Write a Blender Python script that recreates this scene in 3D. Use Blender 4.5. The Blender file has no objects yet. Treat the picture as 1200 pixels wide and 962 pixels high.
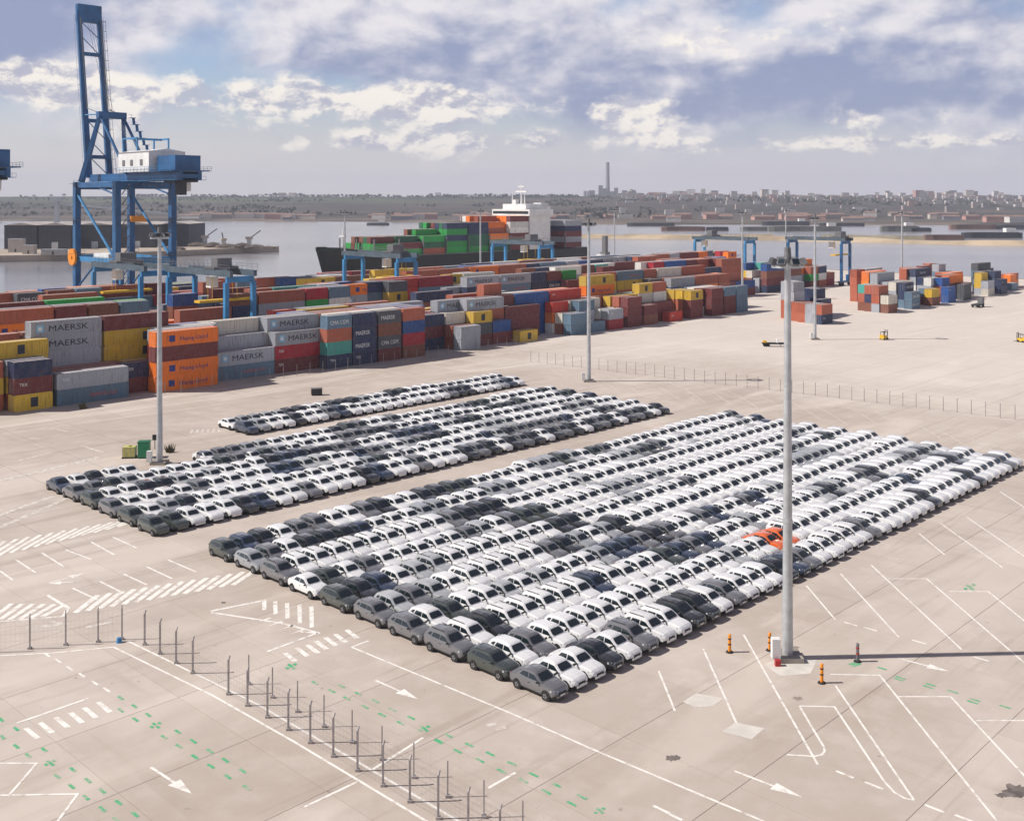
import bpy, bmesh, math, random
import numpy as np
from mathutils import Vector, Matrix, Euler
R = math.radians
rnd = random.Random(7)
C = bpy.context.scene.collection
scn = bpy.context.scene

# ------------------------------------------------------------------ camera
F_PX, CAM_H, HZ = 1266.0, 33.5, 234.0          # focal length and horizon in pixels of the 1200 x 962 picture
cam_d = bpy.data.cameras.new('camera')
cam = bpy.data.objects.new('camera', cam_d); C.objects.link(cam)
cam.location = (0, 0, CAM_H); cam.rotation_euler = (R(90), 0, 0)
cam_d.sensor_width = 36; cam_d.lens = F_PX / 1200 * 36
cam_d.shift_y = -(481 - HZ) / 1200
cam_d.clip_start = 1; cam_d.clip_end = 30000
scn.camera = cam

# ------------------------------------------------------------------ tiny node language
class NT:
    def __init__(self, tree): self.t = tree
    def node(self, kind, **kw):
        n = self.t.nodes.new(kind)
        for k, v in kw.items(): setattr(n, k, v)
        return n
    def put(self, sock, v):
        if isinstance(v, S): self.t.links.new(v.s, sock)
        elif isinstance(v, bpy.types.NodeSocket): self.t.links.new(v, sock)
        else:
            if hasattr(sock.default_value, '__len__') and not hasattr(v, '__len__'): v = [v] * len(sock.default_value)
            if hasattr(sock.default_value, '__len__') and len(sock.default_value) == 4 and len(v) == 3: v = tuple(v) + (1,)
            sock.default_value = v
    def math(self, op, a, b=0.0, c=None):
        n = self.node('ShaderNodeMath', operation=op)
        self.put(n.inputs[0], a); self.put(n.inputs[1], b)
        if c is not None: self.put(n.inputs[2], c)
        return S(self, n.outputs[0])
    def smooth(self, v, lo, hi, a=0.0, b=1.0):
        n = self.node('ShaderNodeMapRange', interpolation_type='SMOOTHSTEP')
        for i, x in enumerate((v, lo, hi, a, b)): self.put(n.inputs[i], x)
        return S(self, n.outputs[0])
    def lin(self, v, lo, hi, a=0.0, b=1.0):
        n = self.node('ShaderNodeMapRange')
        for i, x in enumerate((v, lo, hi, a, b)): self.put(n.inputs[i], x)
        return S(self, n.outputs[0])
    def mix(self, f, a, b, mode='MIX'):
        n = self.node('ShaderNodeMix', data_type='RGBA', blend_type=mode)
        self.put(n.inputs[0], f); self.put(n.inputs[6], a); self.put(n.inputs[7], b)
        return S(self, n.outputs[2])
    def noise(self, vec, scale, detail=4.0, rough=0.5, dist=0.0):
        n = self.node('ShaderNodeTexNoise')
        if vec is not None: self.put(n.inputs['Vector'], vec)
        self.put(n.inputs['Scale'], scale); self.put(n.inputs['Detail'], detail)
        self.put(n.inputs['Roughness'], rough); self.put(n.inputs['Distortion'], dist)
        return S(self, n.outputs['Fac'])
    def vmul(self, v, k):
        n = self.node('ShaderNodeVectorMath', operation='MULTIPLY'); self.put(n.inputs[0], v); self.put(n.inputs[1], k)
        return S(self, n.outputs[0])
    def vadd(self, v, k):
        n = self.node('ShaderNodeVectorMath', operation='ADD'); self.put(n.inputs[0], v); self.put(n.inputs[1], k)
        return S(self, n.outputs[0])
    def sep(self, v):
        n = self.node('ShaderNodeSeparateXYZ'); self.put(n.inputs[0], v)
        return [S(self, o) for o in n.outputs]
    def comb(self, x, y, z):
        n = self.node('ShaderNodeCombineXYZ')
        for i, q in enumerate((x, y, z)): self.put(n.inputs[i], q)
        return S(self, n.outputs[0])
class S:
    def __init__(self, nt, s): self.nt, self.s = nt, s
    def __add__(self, o): return self.nt.math('ADD', self, o)
    def __radd__(self, o): return self.nt.math('ADD', self, o)
    def __sub__(self, o): return self.nt.math('SUBTRACT', self, o)
    def __rsub__(self, o): return self.nt.math('SUBTRACT', o, self)
    def __mul__(self, o): return self.nt.math('MULTIPLY', self, o)
    def __rmul__(self, o): return self.nt.math('MULTIPLY', self, o)
    def __truediv__(self, o): return self.nt.math('DIVIDE', self, o)

# ------------------------------------------------------------------ sky and sun
SUN_EL, SUN_AZ_VEC = R(43), (-1.0, -0.05)       # the sun stands to the left, a little behind the camera
sx, sy = Vector(SUN_AZ_VEC).normalized()
sun_dir = Vector((sx * math.cos(SUN_EL), sy * math.cos(SUN_EL), math.sin(SUN_EL)))
world = bpy.data.worlds.new('World'); scn.world = world; world.use_nodes = True
wt = world.node_tree; wt.nodes.clear(); w = NT(wt)
sky = w.node('ShaderNodeTexSky', sky_type='NISHITA', sun_disc=False)
sky.sun_elevation = SUN_EL; sky.sun_rotation = math.atan2(sun_dir.x, sun_dir.y)
sky.air_density = 1.0; sky.dust_density = 1.6; sky.ozone_density = 1.2
d = S(w, w.node('ShaderNodeTexCoord').outputs['Generated'])
dx, dy, dz = w.sep(d)
az = w.math('ARCTAN2', dx, dy); el = w.math('ARCSINE', dz)
def blob(a0, e0, ra, re):                        # a soft patch of the cloud cover round one direction
    q = w.math('POWER', (az - a0) / ra, 2.0) + w.math('POWER', (el - e0) / re, 2.0)
    return w.math('POWER', 2.718, q * -1.0)
def px_dir(u, v): return math.atan((u - 600) / F_PX), math.atan((HZ - v) / F_PX)
warp = w.noise(w.vmul(d, (7, 7, 10)), 1.0, 3.0)
p = w.vadd(w.vmul(d, (1, 1, 1.75)), w.comb(warp * .05, warp * .04, warp * .05))
lit = (-0.012, -0.002, 0.020)
big = w.noise(p, 5.5, 6.0, .55)
soft = w.noise(p, 10.0, 6.0, .52)
soft2 = w.noise(w.vadd(p, lit), 10.0, 6.0, .52)
puff = w.noise(p, 24.0, 8.0, .60)
puff2 = w.noise(w.vadd(p, (-.006, -.001, .011)), 24.0, 8.0, .60)
a0, e0 = px_dir(215, 75); gap = blob(a0, e0, .105, .055)
a1, e1_ = px_dir(5, 15); dark_l = blob(a1, e1_, .085, .055)
a2, e2_ = px_dir(1000, 118); dark_r = blob(a2, e2_, .27, .042)
a3, e3_ = px_dir(320, 118); heap = blob(a3, e3_, .15, .024)
a4, e4_ = px_dir(560, 70); dark_m = blob(a4, e4_, .17, .030)
a5, e5_ = px_dir(740, 132); heap2 = blob(a5, e5_, .07, .018)
a6, e6_ = px_dir(45, 108); heap3 = blob(a6, e6_, .06, .020)
a7, e7_ = px_dir(560, 168); heap4 = blob(a7, e7_, .26, .011)
a9, e9_ = px_dir(850, 48); lift = blob(a9, e9_, .13, .018)
a10, e10_ = px_dir(1000, 145); heap6 = blob(a10, e10_, .04, .012)
a11, e11_ = px_dir(1080, 172); heap7 = blob(a11, e11_, .14, .007)
a8, e8_ = px_dir(520, 122); heap5 = blob(a8, e8_, .06, .018)
base = w.vmul(S(w, sky.outputs[0]), (.98, 1.08, 1.30))
c1 = w.mix(w.smooth(el, .0, .125, .97, .06), base, w.mix(w.smooth(az, -.45, .45), (7.3, 6.85, 6.75), (6.5, 6.25, 6.75)))
cover = w.smooth(big + dark_l * .35 + dark_r * .25 + dark_m * .20 - gap * .26 + w.smooth(el, .04, .13, -.10, .13), .38, .60)
bright = w.smooth((soft - soft2) * 2.0 + (big - .5) * .8 + (soft - .5) * .5 + (puff - .5) * .42 + lift * .22 - dark_l * .75 - dark_r * .27 - dark_m * .06 + w.smooth(el, .10, .18, .0, .16), -.40, .40)
grey = w.mix(bright, (2.75, 3.2, 4.85), (8.0, 7.65, 7.9))
zen = w.smooth(el, .19, .60, 1.0, .17)          # unseen clouds above the view dimmed to deepen the shadows
zen = w.comb(zen, zen, w.smooth(el, .19, .60, 1.0, .24))
c2 = w.mix(cover * w.smooth(el, .012, .085, .05, .96), c1, w.vmul(grey, zen))
hm = heap * .26 + heap2 * .27 + heap3 * .28 + heap4 * .20 + heap5 * .27 + heap6 * .20 + heap7 * .19 + lift * .13
heap_m = w.smooth(puff * .62 + soft * .38 + hm, .595, .745) * w.smooth(el, .015, .05, .0, .92)
white = w.mix(w.smooth((puff - puff2) * 3.6 + (soft - soft2) * 1.6 + (soft - .5) * .5, -.30, .30), (4.6, 4.65, 5.6), (9.6, 8.95, 8.1))
c3 = w.mix(heap_m, c2, w.vmul(white, zen))
bg = w.node('ShaderNodeBackground'); w.put(bg.inputs[0], c3); bg.inputs[1].default_value = .10
world.cycles.sampling_method = 'MANUAL'; world.cycles.sample_map_resolution = 256
wo = w.node('ShaderNodeOutputWorld'); wt.links.new(bg.outputs[0], wo.inputs[0])

sun_d = bpy.data.lights.new('sun', 'SUN'); sun_d.energy = 5.0; sun_d.angle = R(.53); sun_d.color = (1.0, .945, .87)
sun = bpy.data.objects.new('sun', sun_d); C.objects.link(sun)
sun.rotation_euler = sun_dir.to_track_quat('Z', 'Y').to_euler()

vs = scn.view_settings
vs.view_transform = 'Standard'; vs.look = 'None'; vs.exposure = 0.14; vs.gamma = 1.0; vs.use_curve_mapping = False
cy = scn.cycles
cy.use_denoising = True
try: cy.denoiser = 'OPENIMAGEDENOISE'
except Exception: pass
cy.max_bounces = 5; cy.diffuse_bounces = 2; cy.glossy_bounces = 2; cy.volume_bounces = 0; cy.transmission_bounces = 3
cy.caustics_reflective = False; cy.caustics_refractive = False

# ------------------------------------------------------------------ the site grid
GRID = R(46); E1 = Vector((math.cos(GRID), math.sin(GRID), 0)); E2 = Vector((-math.sin(GRID), math.cos(GRID), 0))
def P(s, t, z=0.0): return E1 * s + E2 * t + Vector((0, 0, z))
def G(u, v, z=0.0):                              # the point at height z that the picture shows at pixel u, v
    Y = F_PX * (CAM_H - z) / (v - HZ); return Vector(((u - 600) * Y / F_PX, Y, z))
def ST(u, v, z=0.0):
    q = G(u, v, z); return q.dot(E1), q.dot(E2)
def s_at(u, t):
    k = (u - 600) / F_PX; c, s = E1.x, E1.y
    return t * (s + k * c) / (c - k * s)
def at_depth(u, Y, z=0.0): return Vector(((u - 600) * Y / F_PX, Y, z))

# ------------------------------------------------------------------ materials
MATS = {}
def mat(name, col, rough=.6, metal=0.0, var=.12, scale=2.0, spec=.4, bump=0.0, bscale=20.0, emit=None, coat=0.0, space='Object'):
    if name in MATS: return MATS[name]
    m = bpy.data.materials.new(name); m.use_nodes = True; n = NT(m.node_tree)
    b = m.node_tree.nodes['Principled BSDF']
    co = S(n, n.node('ShaderNodeTexCoord').outputs[space])
    f = n.noise(co, scale, 5.0, .6)
    dark = tuple(c * (1 - var) for c in col); light = tuple(min(1, c * (1 + var)) for c in col)
    n.put(b.inputs['Base Color'], n.mix(n.smooth(f, .3, .7), dark, light))
    b.inputs['Roughness'].default_value = rough; b.inputs['Metallic'].default_value = metal
    b.inputs['Specular IOR Level'].default_value = spec; b.inputs['Coat Weight'].default_value = coat
    if bump:
        bp = n.node('ShaderNodeBump'); bp.inputs['Strength'].default_value = bump; bp.inputs['Distance'].default_value = .02
        n.put(bp.inputs['Height'], n.noise(co, bscale, 4.0, .6)); n.put(b.inputs['Normal'], S(n, bp.outputs[0]))
    MATS[name] = m; return m
def tint_mat(name, source, rough, dust_sun=0.0, dust_sun_col=(.55, .50, .45), coat=0.0, streak=0.0, spec=.45, metal=0.0, wear=.07):
    """paint whose colour comes from the object (or from the face colours of a joined mesh), with wear on top"""
    m = bpy.data.materials.new(name); m.use_nodes = True; n = NT(m.node_tree)
    b = m.node_tree.nodes['Principled BSDF']
    tc = n.node('ShaderNodeTexCoord')
    if source == 'object':
        oi = n.node('ShaderNodeObjectInfo'); col = S(n, oi.outputs['Color']); r_ = S(n, oi.outputs['Random'])
        vec = n.vadd(S(n, tc.outputs['Object']), n.comb(r_ * 50, r_ * 31, 0.0))
    else:
        at = n.node('ShaderNodeAttribute', attribute_name='tint'); col = S(n, at.outputs['Color'])
        vec = S(n, tc.outputs['Object'])
    f = n.noise(vec, .9, 6.0, .62)
    c = n.mix(n.smooth(f, .35, .75) * wear, col, (.60, .56, .52))
    if streak:
        sv = n.vmul(vec, (3.0, 3.0, .35)); k = n.smooth(n.noise(sv, 1.2, 5.0, .6), .50, .72)
        c = n.mix(k * streak, c, (.13, .075, .05))
    if dust_sun: c = n.mix(n.smooth(n.noise(vec, .5, 5.0, .6), .15, .8) * .35 + (dust_sun - .17), c, dust_sun_col)  # pale roof mix: dust and strong sunlight painted together
    n.put(b.inputs['Base Color'], c)
    b.inputs['Roughness'].default_value = rough; b.inputs['Specular IOR Level'].default_value = spec
    b.inputs['Coat Weight'].default_value = coat; b.inputs['Coat Roughness'].default_value = .06
    b.inputs['Metallic'].default_value = metal
    MATS[name] = m; return m

# concrete of the terminal: slabs, stains, tyre marks and (beyond the built slabs) joints
def concrete(name, joints):
    m = bpy.data.materials.new(name); m.use_nodes = True; n = NT(m.node_tree); b = m.node_tree.nodes['Principled BSDF']
    pos = S(n, n.node('ShaderNodeNewGeometry').outputs['Position'])
    mp = n.node('ShaderNodeMapping'); mp.inputs['Rotation'].default_value = (0, 0, -GRID); n.put(mp.inputs[0], pos)
    g = S(n, mp.outputs[0])                      # x = along the car rows, y = across
    gx, gy, gz = n.sep(g)
    a = n.noise(pos, .035, 5.0, .6); f = n.noise(pos, .35, 6.0, .65); fine = n.noise(pos, 5.0, 4.0, .7)
    tyre = n.noise(n.vmul(g, (.03, .55, 1)), 1.0, 6.0, .6, .6); tyre2 = n.noise(n.vmul(g, (.42, .03, 1)), 1.0, 6.0, .6, .6)
    c = n.mix(n.smooth(a, .3, .7), (.42, .352, .302), (.54, .475, .422))
    c = n.mix(n.smooth(f, .42, .72) * .45, c, (.62, .555, .50))
    c = n.mix(n.smooth(tyre, .53, .68) * .45, c, (.32, .26, .215))
    c = n.mix(n.smooth(tyre2, .56, .72) * .34, c, (.36, .30, .255))
    spots = n.noise(pos, 1.1, 3.0, .5)
    c = n.mix(n.smooth(spots, .70, .78) * .55, c, (.20, .165, .14))
    c = n.mix(n.smooth(fine, .5, .8) * .18, c, (.27, .225, .19))
    # pale sweeps where vehicles turn: rings warped by noise
    sw = n.noise(n.vmul(g, (.018, .085, 1)), 1.0, 4.0, .5, 1.6)
    c = n.mix(n.smooth(sw, .52, .66) * .5, c, (.66, .585, .52))
    wn = n.node('ShaderNodeTexWhiteNoise', noise_dimensions='2D')
    fx = n.math('FLOOR', (gx - 3.55) / 8.3); fy = n.math('FLOOR', (gy - .3) / 8.3)
    n.put(wn.inputs['Vector'], n.comb(fx, fy, 0.0))
    cell = S(n, wn.outputs['Value'])
    c = n.mix(n.math('MULTIPLY', n.smooth(cell, .0, 1.0), .30), c, (.40, .335, .285))
    # the concrete tone turns paler towards the open yard beyond the cars
    c = n.mix(n.smooth(gx + (a - .5) * 60, 140.0, 215.0) * .55, c, (.69, .63, .575))
    if joints:
        jx = n.math('ABSOLUTE', n.math('FRACT', (gx - 3.55) / 8.3) - .5); jy = n.math('ABSOLUTE', n.math('FRACT', (gy - .3) / 8.3) - .5)
        j = n.math('MAXIMUM', n.math('GREATER_THAN', jx, .4955), n.math('GREATER_THAN', jy, .4955))
        c = n.mix(j * .55, c, (.17, .14, .125))
    n.put(b.inputs['Base Color'], c)
    b.inputs['Roughness'].default_value = .88; b.inputs['Specular IOR Level'].default_value = .25
    bp = n.node('ShaderNodeBump'); bp.inputs['Strength'].default_value = .25; bp.inputs['Distance'].default_value = .02
    n.put(bp.inputs['Height'], fine); n.put(b.inputs['Normal'], S(n, bp.outputs[0]))
    return m
M_CONC = concrete('apron concrete', True); M_SLAB = concrete('slab concrete', False)
M_PATCH = mat('repaired concrete', (.60, .56, .51), .9, var=.10, scale=.8)
def worn_paint(name, col, keep):
    m = bpy.data.materials.new(name); m.use_nodes = True; n = NT(m.node_tree); b = m.node_tree.nodes['Principled BSDF']
    pos = S(n, n.node('ShaderNodeNewGeometry').outputs['Position'])
    f = n.noise(pos, 1.6, 6.0, .7)
    n.put(b.inputs['Base Color'], n.mix(n.smooth(f, keep - .12, keep + .16), (.46, .40, .35), col)); b.inputs['Roughness'].default_value = .7
    return m
M_WHITE = worn_paint('worn white road paint', (.82, .79, .74), .40)
M_FAINT = worn_paint('faded white road paint', (.72, .68, .62), .50)
M_GREEN = worn_paint('worn green road paint', (.06, .40, .18), .43)
M_STEEL = mat('galvanised steel', (.46, .48, .50), .45, .35, .14, 1.2)
M_POST = mat('dull fence steel', (.17, .17, .18), .6, .3, .2, 3)
M_FENCE = mat('weathered fence steel', (.38, .355, .35), .6, .2, .2, 3)
M_DARK = mat('dark metal', (.035, .037, .04), .5, .2, .2)
M_BLUE = mat('crane blue paint', (.016, .10, .25), .42, 0, .22, .25, coat=.1)
M_LBLUE = mat('light blue crane paint', (.045, .215, .44), .45, 0, .2, .3)
M_CWHITE = mat('white painted steel', (.74, .74, .73), .5, 0, .1, .3)
M_YELLOW = mat('yellow paint', (.70, .42, .03), .5, 0, .12)
M_ORANGE = mat('orange paint', (.80, .27, .02), .5, 0, .1)
M_BLACK = mat('black rubber', (.018, .018, .019), .8, 0, .2)
M_TRIM_SHADE = mat('dark plastic trim and sill shade', (.03, .03, .032), .6, 0, .2)  # plastic parts, and the painted shade along the car sills
M_GLASS = mat('tinted glass', (.010, .018, .022), .04, 0, .1, spec=1.0)
M_RIM = mat('alloy rim', (.42, .43, .45), .35, .6, .1)
M_RIM_D = mat('shaded wheel face', (.05, .05, .055), .5, .2, .1)  # rim coloured dark to paint in the shade beside the car
M_HEAD = mat('headlight glass', (.62, .65, .68), .1, .1, .05, spec=.8)
M_TAIL = mat('red tail light', (.42, .02, .02), .2, 0, .1)
M_CAR = tint_mat('car paint', 'object', .22, coat=1.0, spec=.6, wear=.02)
M_CAR_J = tint_mat('car paint on many cars', 'attr', .22, coat=1.0, spec=.6, wear=.02)
M_CONT = tint_mat('container paint', 'object', .55, streak=.5)
M_ROOF = tint_mat('dusty sunlit container roof', 'object', .75, dust_sun=.42, dust_sun_col=(.58, .50, .46))  # paleness stands for dust and for sun on the roof
M_CONT_J = tint_mat('container paint on many', 'attr', .55, streak=.35)
M_ROOF_J = tint_mat('dusty sunlit roof on many', 'attr', .75, dust_sun=.42, dust_sun_col=(.58, .50, .46))
M_TXT_D = mat('dark lettering', (.03, .035, .05), .6, var=.3)
M_TXT_W = mat('white lettering', (.75, .75, .74), .6, var=.15)
M_TXT_R = mat('red lettering', (.55, .12, .10), .6, var=.15)
M_SKYB = mat('pale blue emblem', (.22, .47, .68), .6)
M_NAVY = mat('navy emblem', (.03, .05, .22), .6)

# ------------------------------------------------------------------ mesh helpers
class MB:
    def __init__(self): self.v = []; self.f = []; self.m = []
    def add(self, vs, fs, mi=0):
        o = len(self.v); self.v += [tuple(q) for q in vs]
        for f in fs: self.f.append(tuple(i + o for i in f)); self.m.append(mi)
        return self
    def box(self, x0, x1, y0, y1, z0, z1, mi=0):
        vs = [(x, y, z) for z in (z0, z1) for y in (y0, y1) for x in (x0, x1)]
        return self.add(vs, [(0, 2, 3, 1), (4, 5, 7, 6), (0, 1, 5, 4), (2, 6, 7, 3), (0, 4, 6, 2), (1, 3, 7, 5)], mi)
    def cbox(self, c, sz, mi=0):
        return self.box(c[0] - sz[0] / 2, c[0] + sz[0] / 2, c[1] - sz[1] / 2, c[1] + sz[1] / 2, c[2] - sz[2] / 2, c[2] + sz[2] / 2, mi)
    def frame_at(self, a, b):
        a, b = Vector(a), Vector(b); d_ = (b - a).normalized()
        up = Vector((0, 0, 1)) if abs(d_.z) < .98 else Vector((1, 0, 0))
        x = d_.cross(up).normalized(); y = x.cross(d_).normalized()
        return a, b, x, y
    def beam(self, a, b, wd, ht, mi=0, w2=None, h2=None):
        a, b, x, y = self.frame_at(a, b); vs = []
        for q, ww, hh in ((a, wd, ht), (b, w2 or wd, h2 or ht)):
            vs += [q - x * ww / 2 - y * hh / 2, q + x * ww / 2 - y * hh / 2, q + x * ww / 2 + y * hh / 2, q - x * ww / 2 + y * hh / 2]
        return self.add(vs, [(3, 2, 1, 0), (4, 5, 6, 7), (0, 1, 5, 4), (1, 2, 6, 5), (2, 3, 7, 6), (3, 0, 4, 7)], mi)
    def tube(self, a, b, r, r2=None, n=10, mi=0, caps=True):
        a, b, x, y = self.frame_at(a, b); r2 = r if r2 is None else r2
        vs = []
        for q, rr in ((a, r), (b, r2)):
            for i in range(n):
                t = 2 * math.pi * i / n; vs.append(q + x * rr * math.cos(t) + y * rr * math.sin(t))
        fs = [(i, (i + 1) % n, n + (i + 1) % n, n + i) for i in range(n)]
        if caps: fs += [tuple(range(n))[::-1], tuple(range(n, 2 * n))]
        return self.add(vs, fs, mi)
    def prism(self, poly, z0, z1, mi=0):
        n = len(poly)
        vs = [(q[0], q[1], z0) for q in poly] + [(q[0], q[1], z1) for q in poly]
        return self.add(vs, [tuple(range(n))[::-1], tuple(range(n, 2 * n))] + [(i, (i + 1) % n, n + (i + 1) % n, n + i) for i in range(n)], mi)
    def mesh(self, name, mats, smooth=None):
        me = bpy.data.meshes.new(name); me.from_pydata(self.v, [], self.f)
        for m_ in (mats if isinstance(mats, (list, tuple)) else [mats]): me.materials.append(m_)
        me.polygons.foreach_set('material_index', self.m)
        me.update()
        bm = bmesh.new(); bm.from_mesh(me); bmesh.ops.recalc_face_normals(bm, faces=bm.faces); bm.to_mesh(me); bm.free()
        if smooth is not None:
            me.polygons.foreach_set('use_smooth', [True] * len(me.polygons)); me.set_sharp_from_angle(angle=R(smooth))
        me.update(); return me
    def build(self, name, mats, parent=None, smooth=None, loc=None, rz=0.0):
        return link(name, self.mesh(name, mats, smooth), parent, loc, rz)
def link(name, me, parent=None, loc=None, rz=0.0, color=None):
    o = bpy.data.objects.new(name, me); C.objects.link(o)
    if parent is not None: o.parent = parent
    if loc is not None: o.location = loc
    if rz: o.rotation_euler = (0, 0, rz)
    if color is not None: o.color = (*color, 1)
    return o
def tag(o, label=None, cat=None, group=None, kind=None):
    for k, v in (('label', label), ('category', cat), ('group', group), ('kind', kind)):
        if v: o[k] = v
    return o
def thing(name, loc, rz, label, cat, group=None):
    o = bpy.data.objects.new(name, None); C.objects.link(o); o.location = loc; o.rotation_euler = (0, 0, rz)
    o.empty_display_size = .5
    return tag(o, label, cat, group)
def copy_tree(o, parent=None):
    c = o.copy(); C.objects.link(c)
    if parent is not None: c.parent = parent
    for ch in list(o.children): copy_tree(ch, c)
    return c
ONES = 'zeroth first second third fourth fifth sixth seventh eighth ninth tenth eleventh twelfth thirteenth fourteenth fifteenth sixteenth seventeenth eighteenth nineteenth'.split()
TENS = {2: 'twent', 3: 'thirt', 4: 'fort', 5: 'fift', 6: 'sixt', 7: 'sevent', 8: 'eight', 9: 'ninet'}
def nth(i):
    if i < 20: return ONES[i]
    return TENS[i // 10] + 'ieth' if i % 10 == 0 else TENS[i // 10] + 'y-' + ONES[i % 10]
# ================================================================== THE SETTING
S0, S1, T0_, T1_ = -260.0, 475.0, -260.0, 337.0            # the terminal platform, in grid metres
HS0, HS1, HT0, HT1 = 3.55 + 8.3, 3.55 + 8.3 * 14, .3, .3 + 8.3 * 12
g = MB()
def gq(s0, s1, t0, t1, z): g.add([P(s0, t0, z), P(s1, t0, z), P(s1, t1, z), P(s0, t1, z)], [(0, 1, 2, 3)])
gq(S0, HS0, T0_, T1_, 0); gq(HS1, S1, T0_, T1_, 0); gq(HS0, HS1, T0_, HT0, 0); gq(HS0, HS1, HT1, T1_, 0); gq(HS0, HS1, HT0, HT1, -.022)
ground = tag(g.build('ground', M_CONC), kind='structure')
slab_me = MB().box(.018, 8.282, .018, 8.282, -.025, 0).mesh('slab', M_SLAB)
for i in range(1, 14):
    for j in range(12):
        o = link('slab', slab_me, ground, P(3.55 + 8.3 * i, .3 + 8.3 * j, -.003 * rnd.random()), GRID)
qw = MB()
M_QUAY = mat('quay wall concrete', (.30, .27, .24), .9, var=.25, scale=.3)
def wall(a, b, z0, z1, out):
    a, b = Vector(a), Vector(b); n_ = out * .9
    qw.add([a + Vector((0, 0, z0)), b + Vector((0, 0, z0)), b + Vector((0, 0, z1)), a + Vector((0, 0, z1)),
            a + n_ + Vector((0, 0, z0)), b + n_ + Vector((0, 0, z0)), b + n_ + Vector((0, 0, z1)), a + n_ + Vector((0, 0, z1))],
           [(0, 1, 2, 3), (4, 5, 6, 7), (0, 1, 5, 4), (3, 2, 6, 7), (0, 3, 7, 4), (1, 2, 6, 5)])
wall(P(S0, T1_), P(S1 + .9, T1_), -7, .25, E2); wall(P(S1, T0_), P(S1, T1_), -7, .25, E1)
tag(qw.build('quay_wall', M_QUAY), kind='structure')

# water
M_WATER = bpy.data.materials.new('harbour water'); M_WATER.use_nodes = True
n = NT(M_WATER.node_tree); b = M_WATER.node_tree.nodes['Principled BSDF']
pos = S(n, n.node('ShaderNodeNewGeometry').outputs['Position'])
n.put(b.inputs['Base Color'], n.mix(n.smooth(n.noise(n.vmul(pos, (.004, .012, 1)), 1.0, 4.0, .6), .35, .65), (.22, .22, .235), (.31, .30, .31)))
b.inputs['Roughness'].default_value = .16; b.inputs['Specular IOR Level'].default_value = .5
bp = n.node('ShaderNodeBump'); bp.inputs['Strength'].default_value = .35; bp.inputs['Distance'].default_value = .3
n.put(bp.inputs['Height'], n.noise(pos, .35, 5.0, .6) + n.noise(n.vmul(pos, (.02, .06, 1)), 1.0, 3.0, .5) * .8); n.put(b.inputs['Normal'], S(n, bp.outputs[0]))
wm = MB(); WX, WY = 6300, 7900
wm.add([(-WX, -350, -2.6), (WX, -350, -2.6), (WX, WY, -2.6), (-WX, WY, -2.6)], [(0, 1, 2, 3)])
tag(wm.build('water', M_WATER), kind='structure')

# far shore and plateau
def sstep(x): x = max(0.0, min(1.0, x)); return x * x * (3 - 2 * x)
def wob(x, k, ph): return math.sin(x * k + ph) + .5 * math.sin(x * k * 2.3 + ph * 2.1) + .3 * math.sin(x * k * 5.1 + ph * .7)
def shore(x):
    r = 1540 + 260 * sstep((-x + 150) / 500) + 14 * wob(x, .006, 1.0)
    return r
def land_z(x, y):
    q = (y - shore(x)) / 2300.0
    if q <= 0: return -4.0
    top = 44 - 6 * sstep((x - 300) / 900)
    return -2.2 + min(1.0, q * 60) * 2.8 + sstep(q) * top + .9 * wob(x + y * .4, .004, .3) * min(1, q * 4) + .5 * wob(x - y * .7, .011, 2.3) * min(1, q * 5)
xs = np.linspace(-4600, 4600, 150); qs = [-.02, 0, .004, .012, .03, .06, .1, .15, .2, .27, .35, .44, .54, .65, .77, .9, 1.0, 1.1, 1.3, 1.7, 2.3]
tv, tf = [], []
for x in xs:
    for q in qs:
        y = shore(x) + q * 2300; tv.append((x, y, land_z(x, y) if q > -.01 else -5.0))
nq = len(qs)
for i in range(len(xs) - 1):
    for j in range(nq - 1): tf.append((i * nq + j, (i + 1) * nq + j, (i + 1) * nq + j + 1, i * nq + j + 1))
M_LAND = bpy.data.materials.new('far fields and scrub'); M_LAND.use_nodes = True
n = NT(M_LAND.node_tree); b = M_LAND.node_tree.nodes['Principled BSDF']
pos = S(n, n.node('ShaderNodeNewGeometry').outputs['Position']); X_, Y_, Z_ = n.sep(pos)
f1 = n.noise(n.vmul(pos, (.0016, .004, .01)), 1.0, 6.0, .6); f2 = n.noise(n.vmul(pos, (.006, .02, .02)), 1.0, 6.0, .65); f3 = n.noise(pos, .03, 4.0, .6)
c = n.mix(n.smooth(f1, .38, .62), (.050, .050, .048), (.105, .088, .076))
c = n.mix(n.smooth(f2, .50, .68) * .8, c, (.026, .032, .028))
# cropped green fields high on the plateau at the left, bare banks by the water
c = n.mix(n.smooth(Z_, 20.0, 31.0) * n.smooth(X_, 200.0, -500.0) * n.smooth(f1, .34, .56) * .85, c, (.085, .11, .05))
c = n.mix(n.smooth(Z_, 36.0, 39.5) * n.smooth(f3, .3, .5), c, (.035, .042, .035))
c = n.mix(n.smooth(Z_, 3.0, 1.0) * n.smooth(f2, .42, .62) * .7, c, (.25, .20, .165))
n.put(b.inputs['Base Color'], c); b.inputs['Roughness'].default_value = .95; b.inputs['Specular IOR Level'].default_value = .1
tm = bpy.data.meshes.new('far_land'); tm.from_pydata(tv, [], tf); tm.materials.append(M_LAND); tm.update()
tag(link('far_land', tm), kind='structure')

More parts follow.
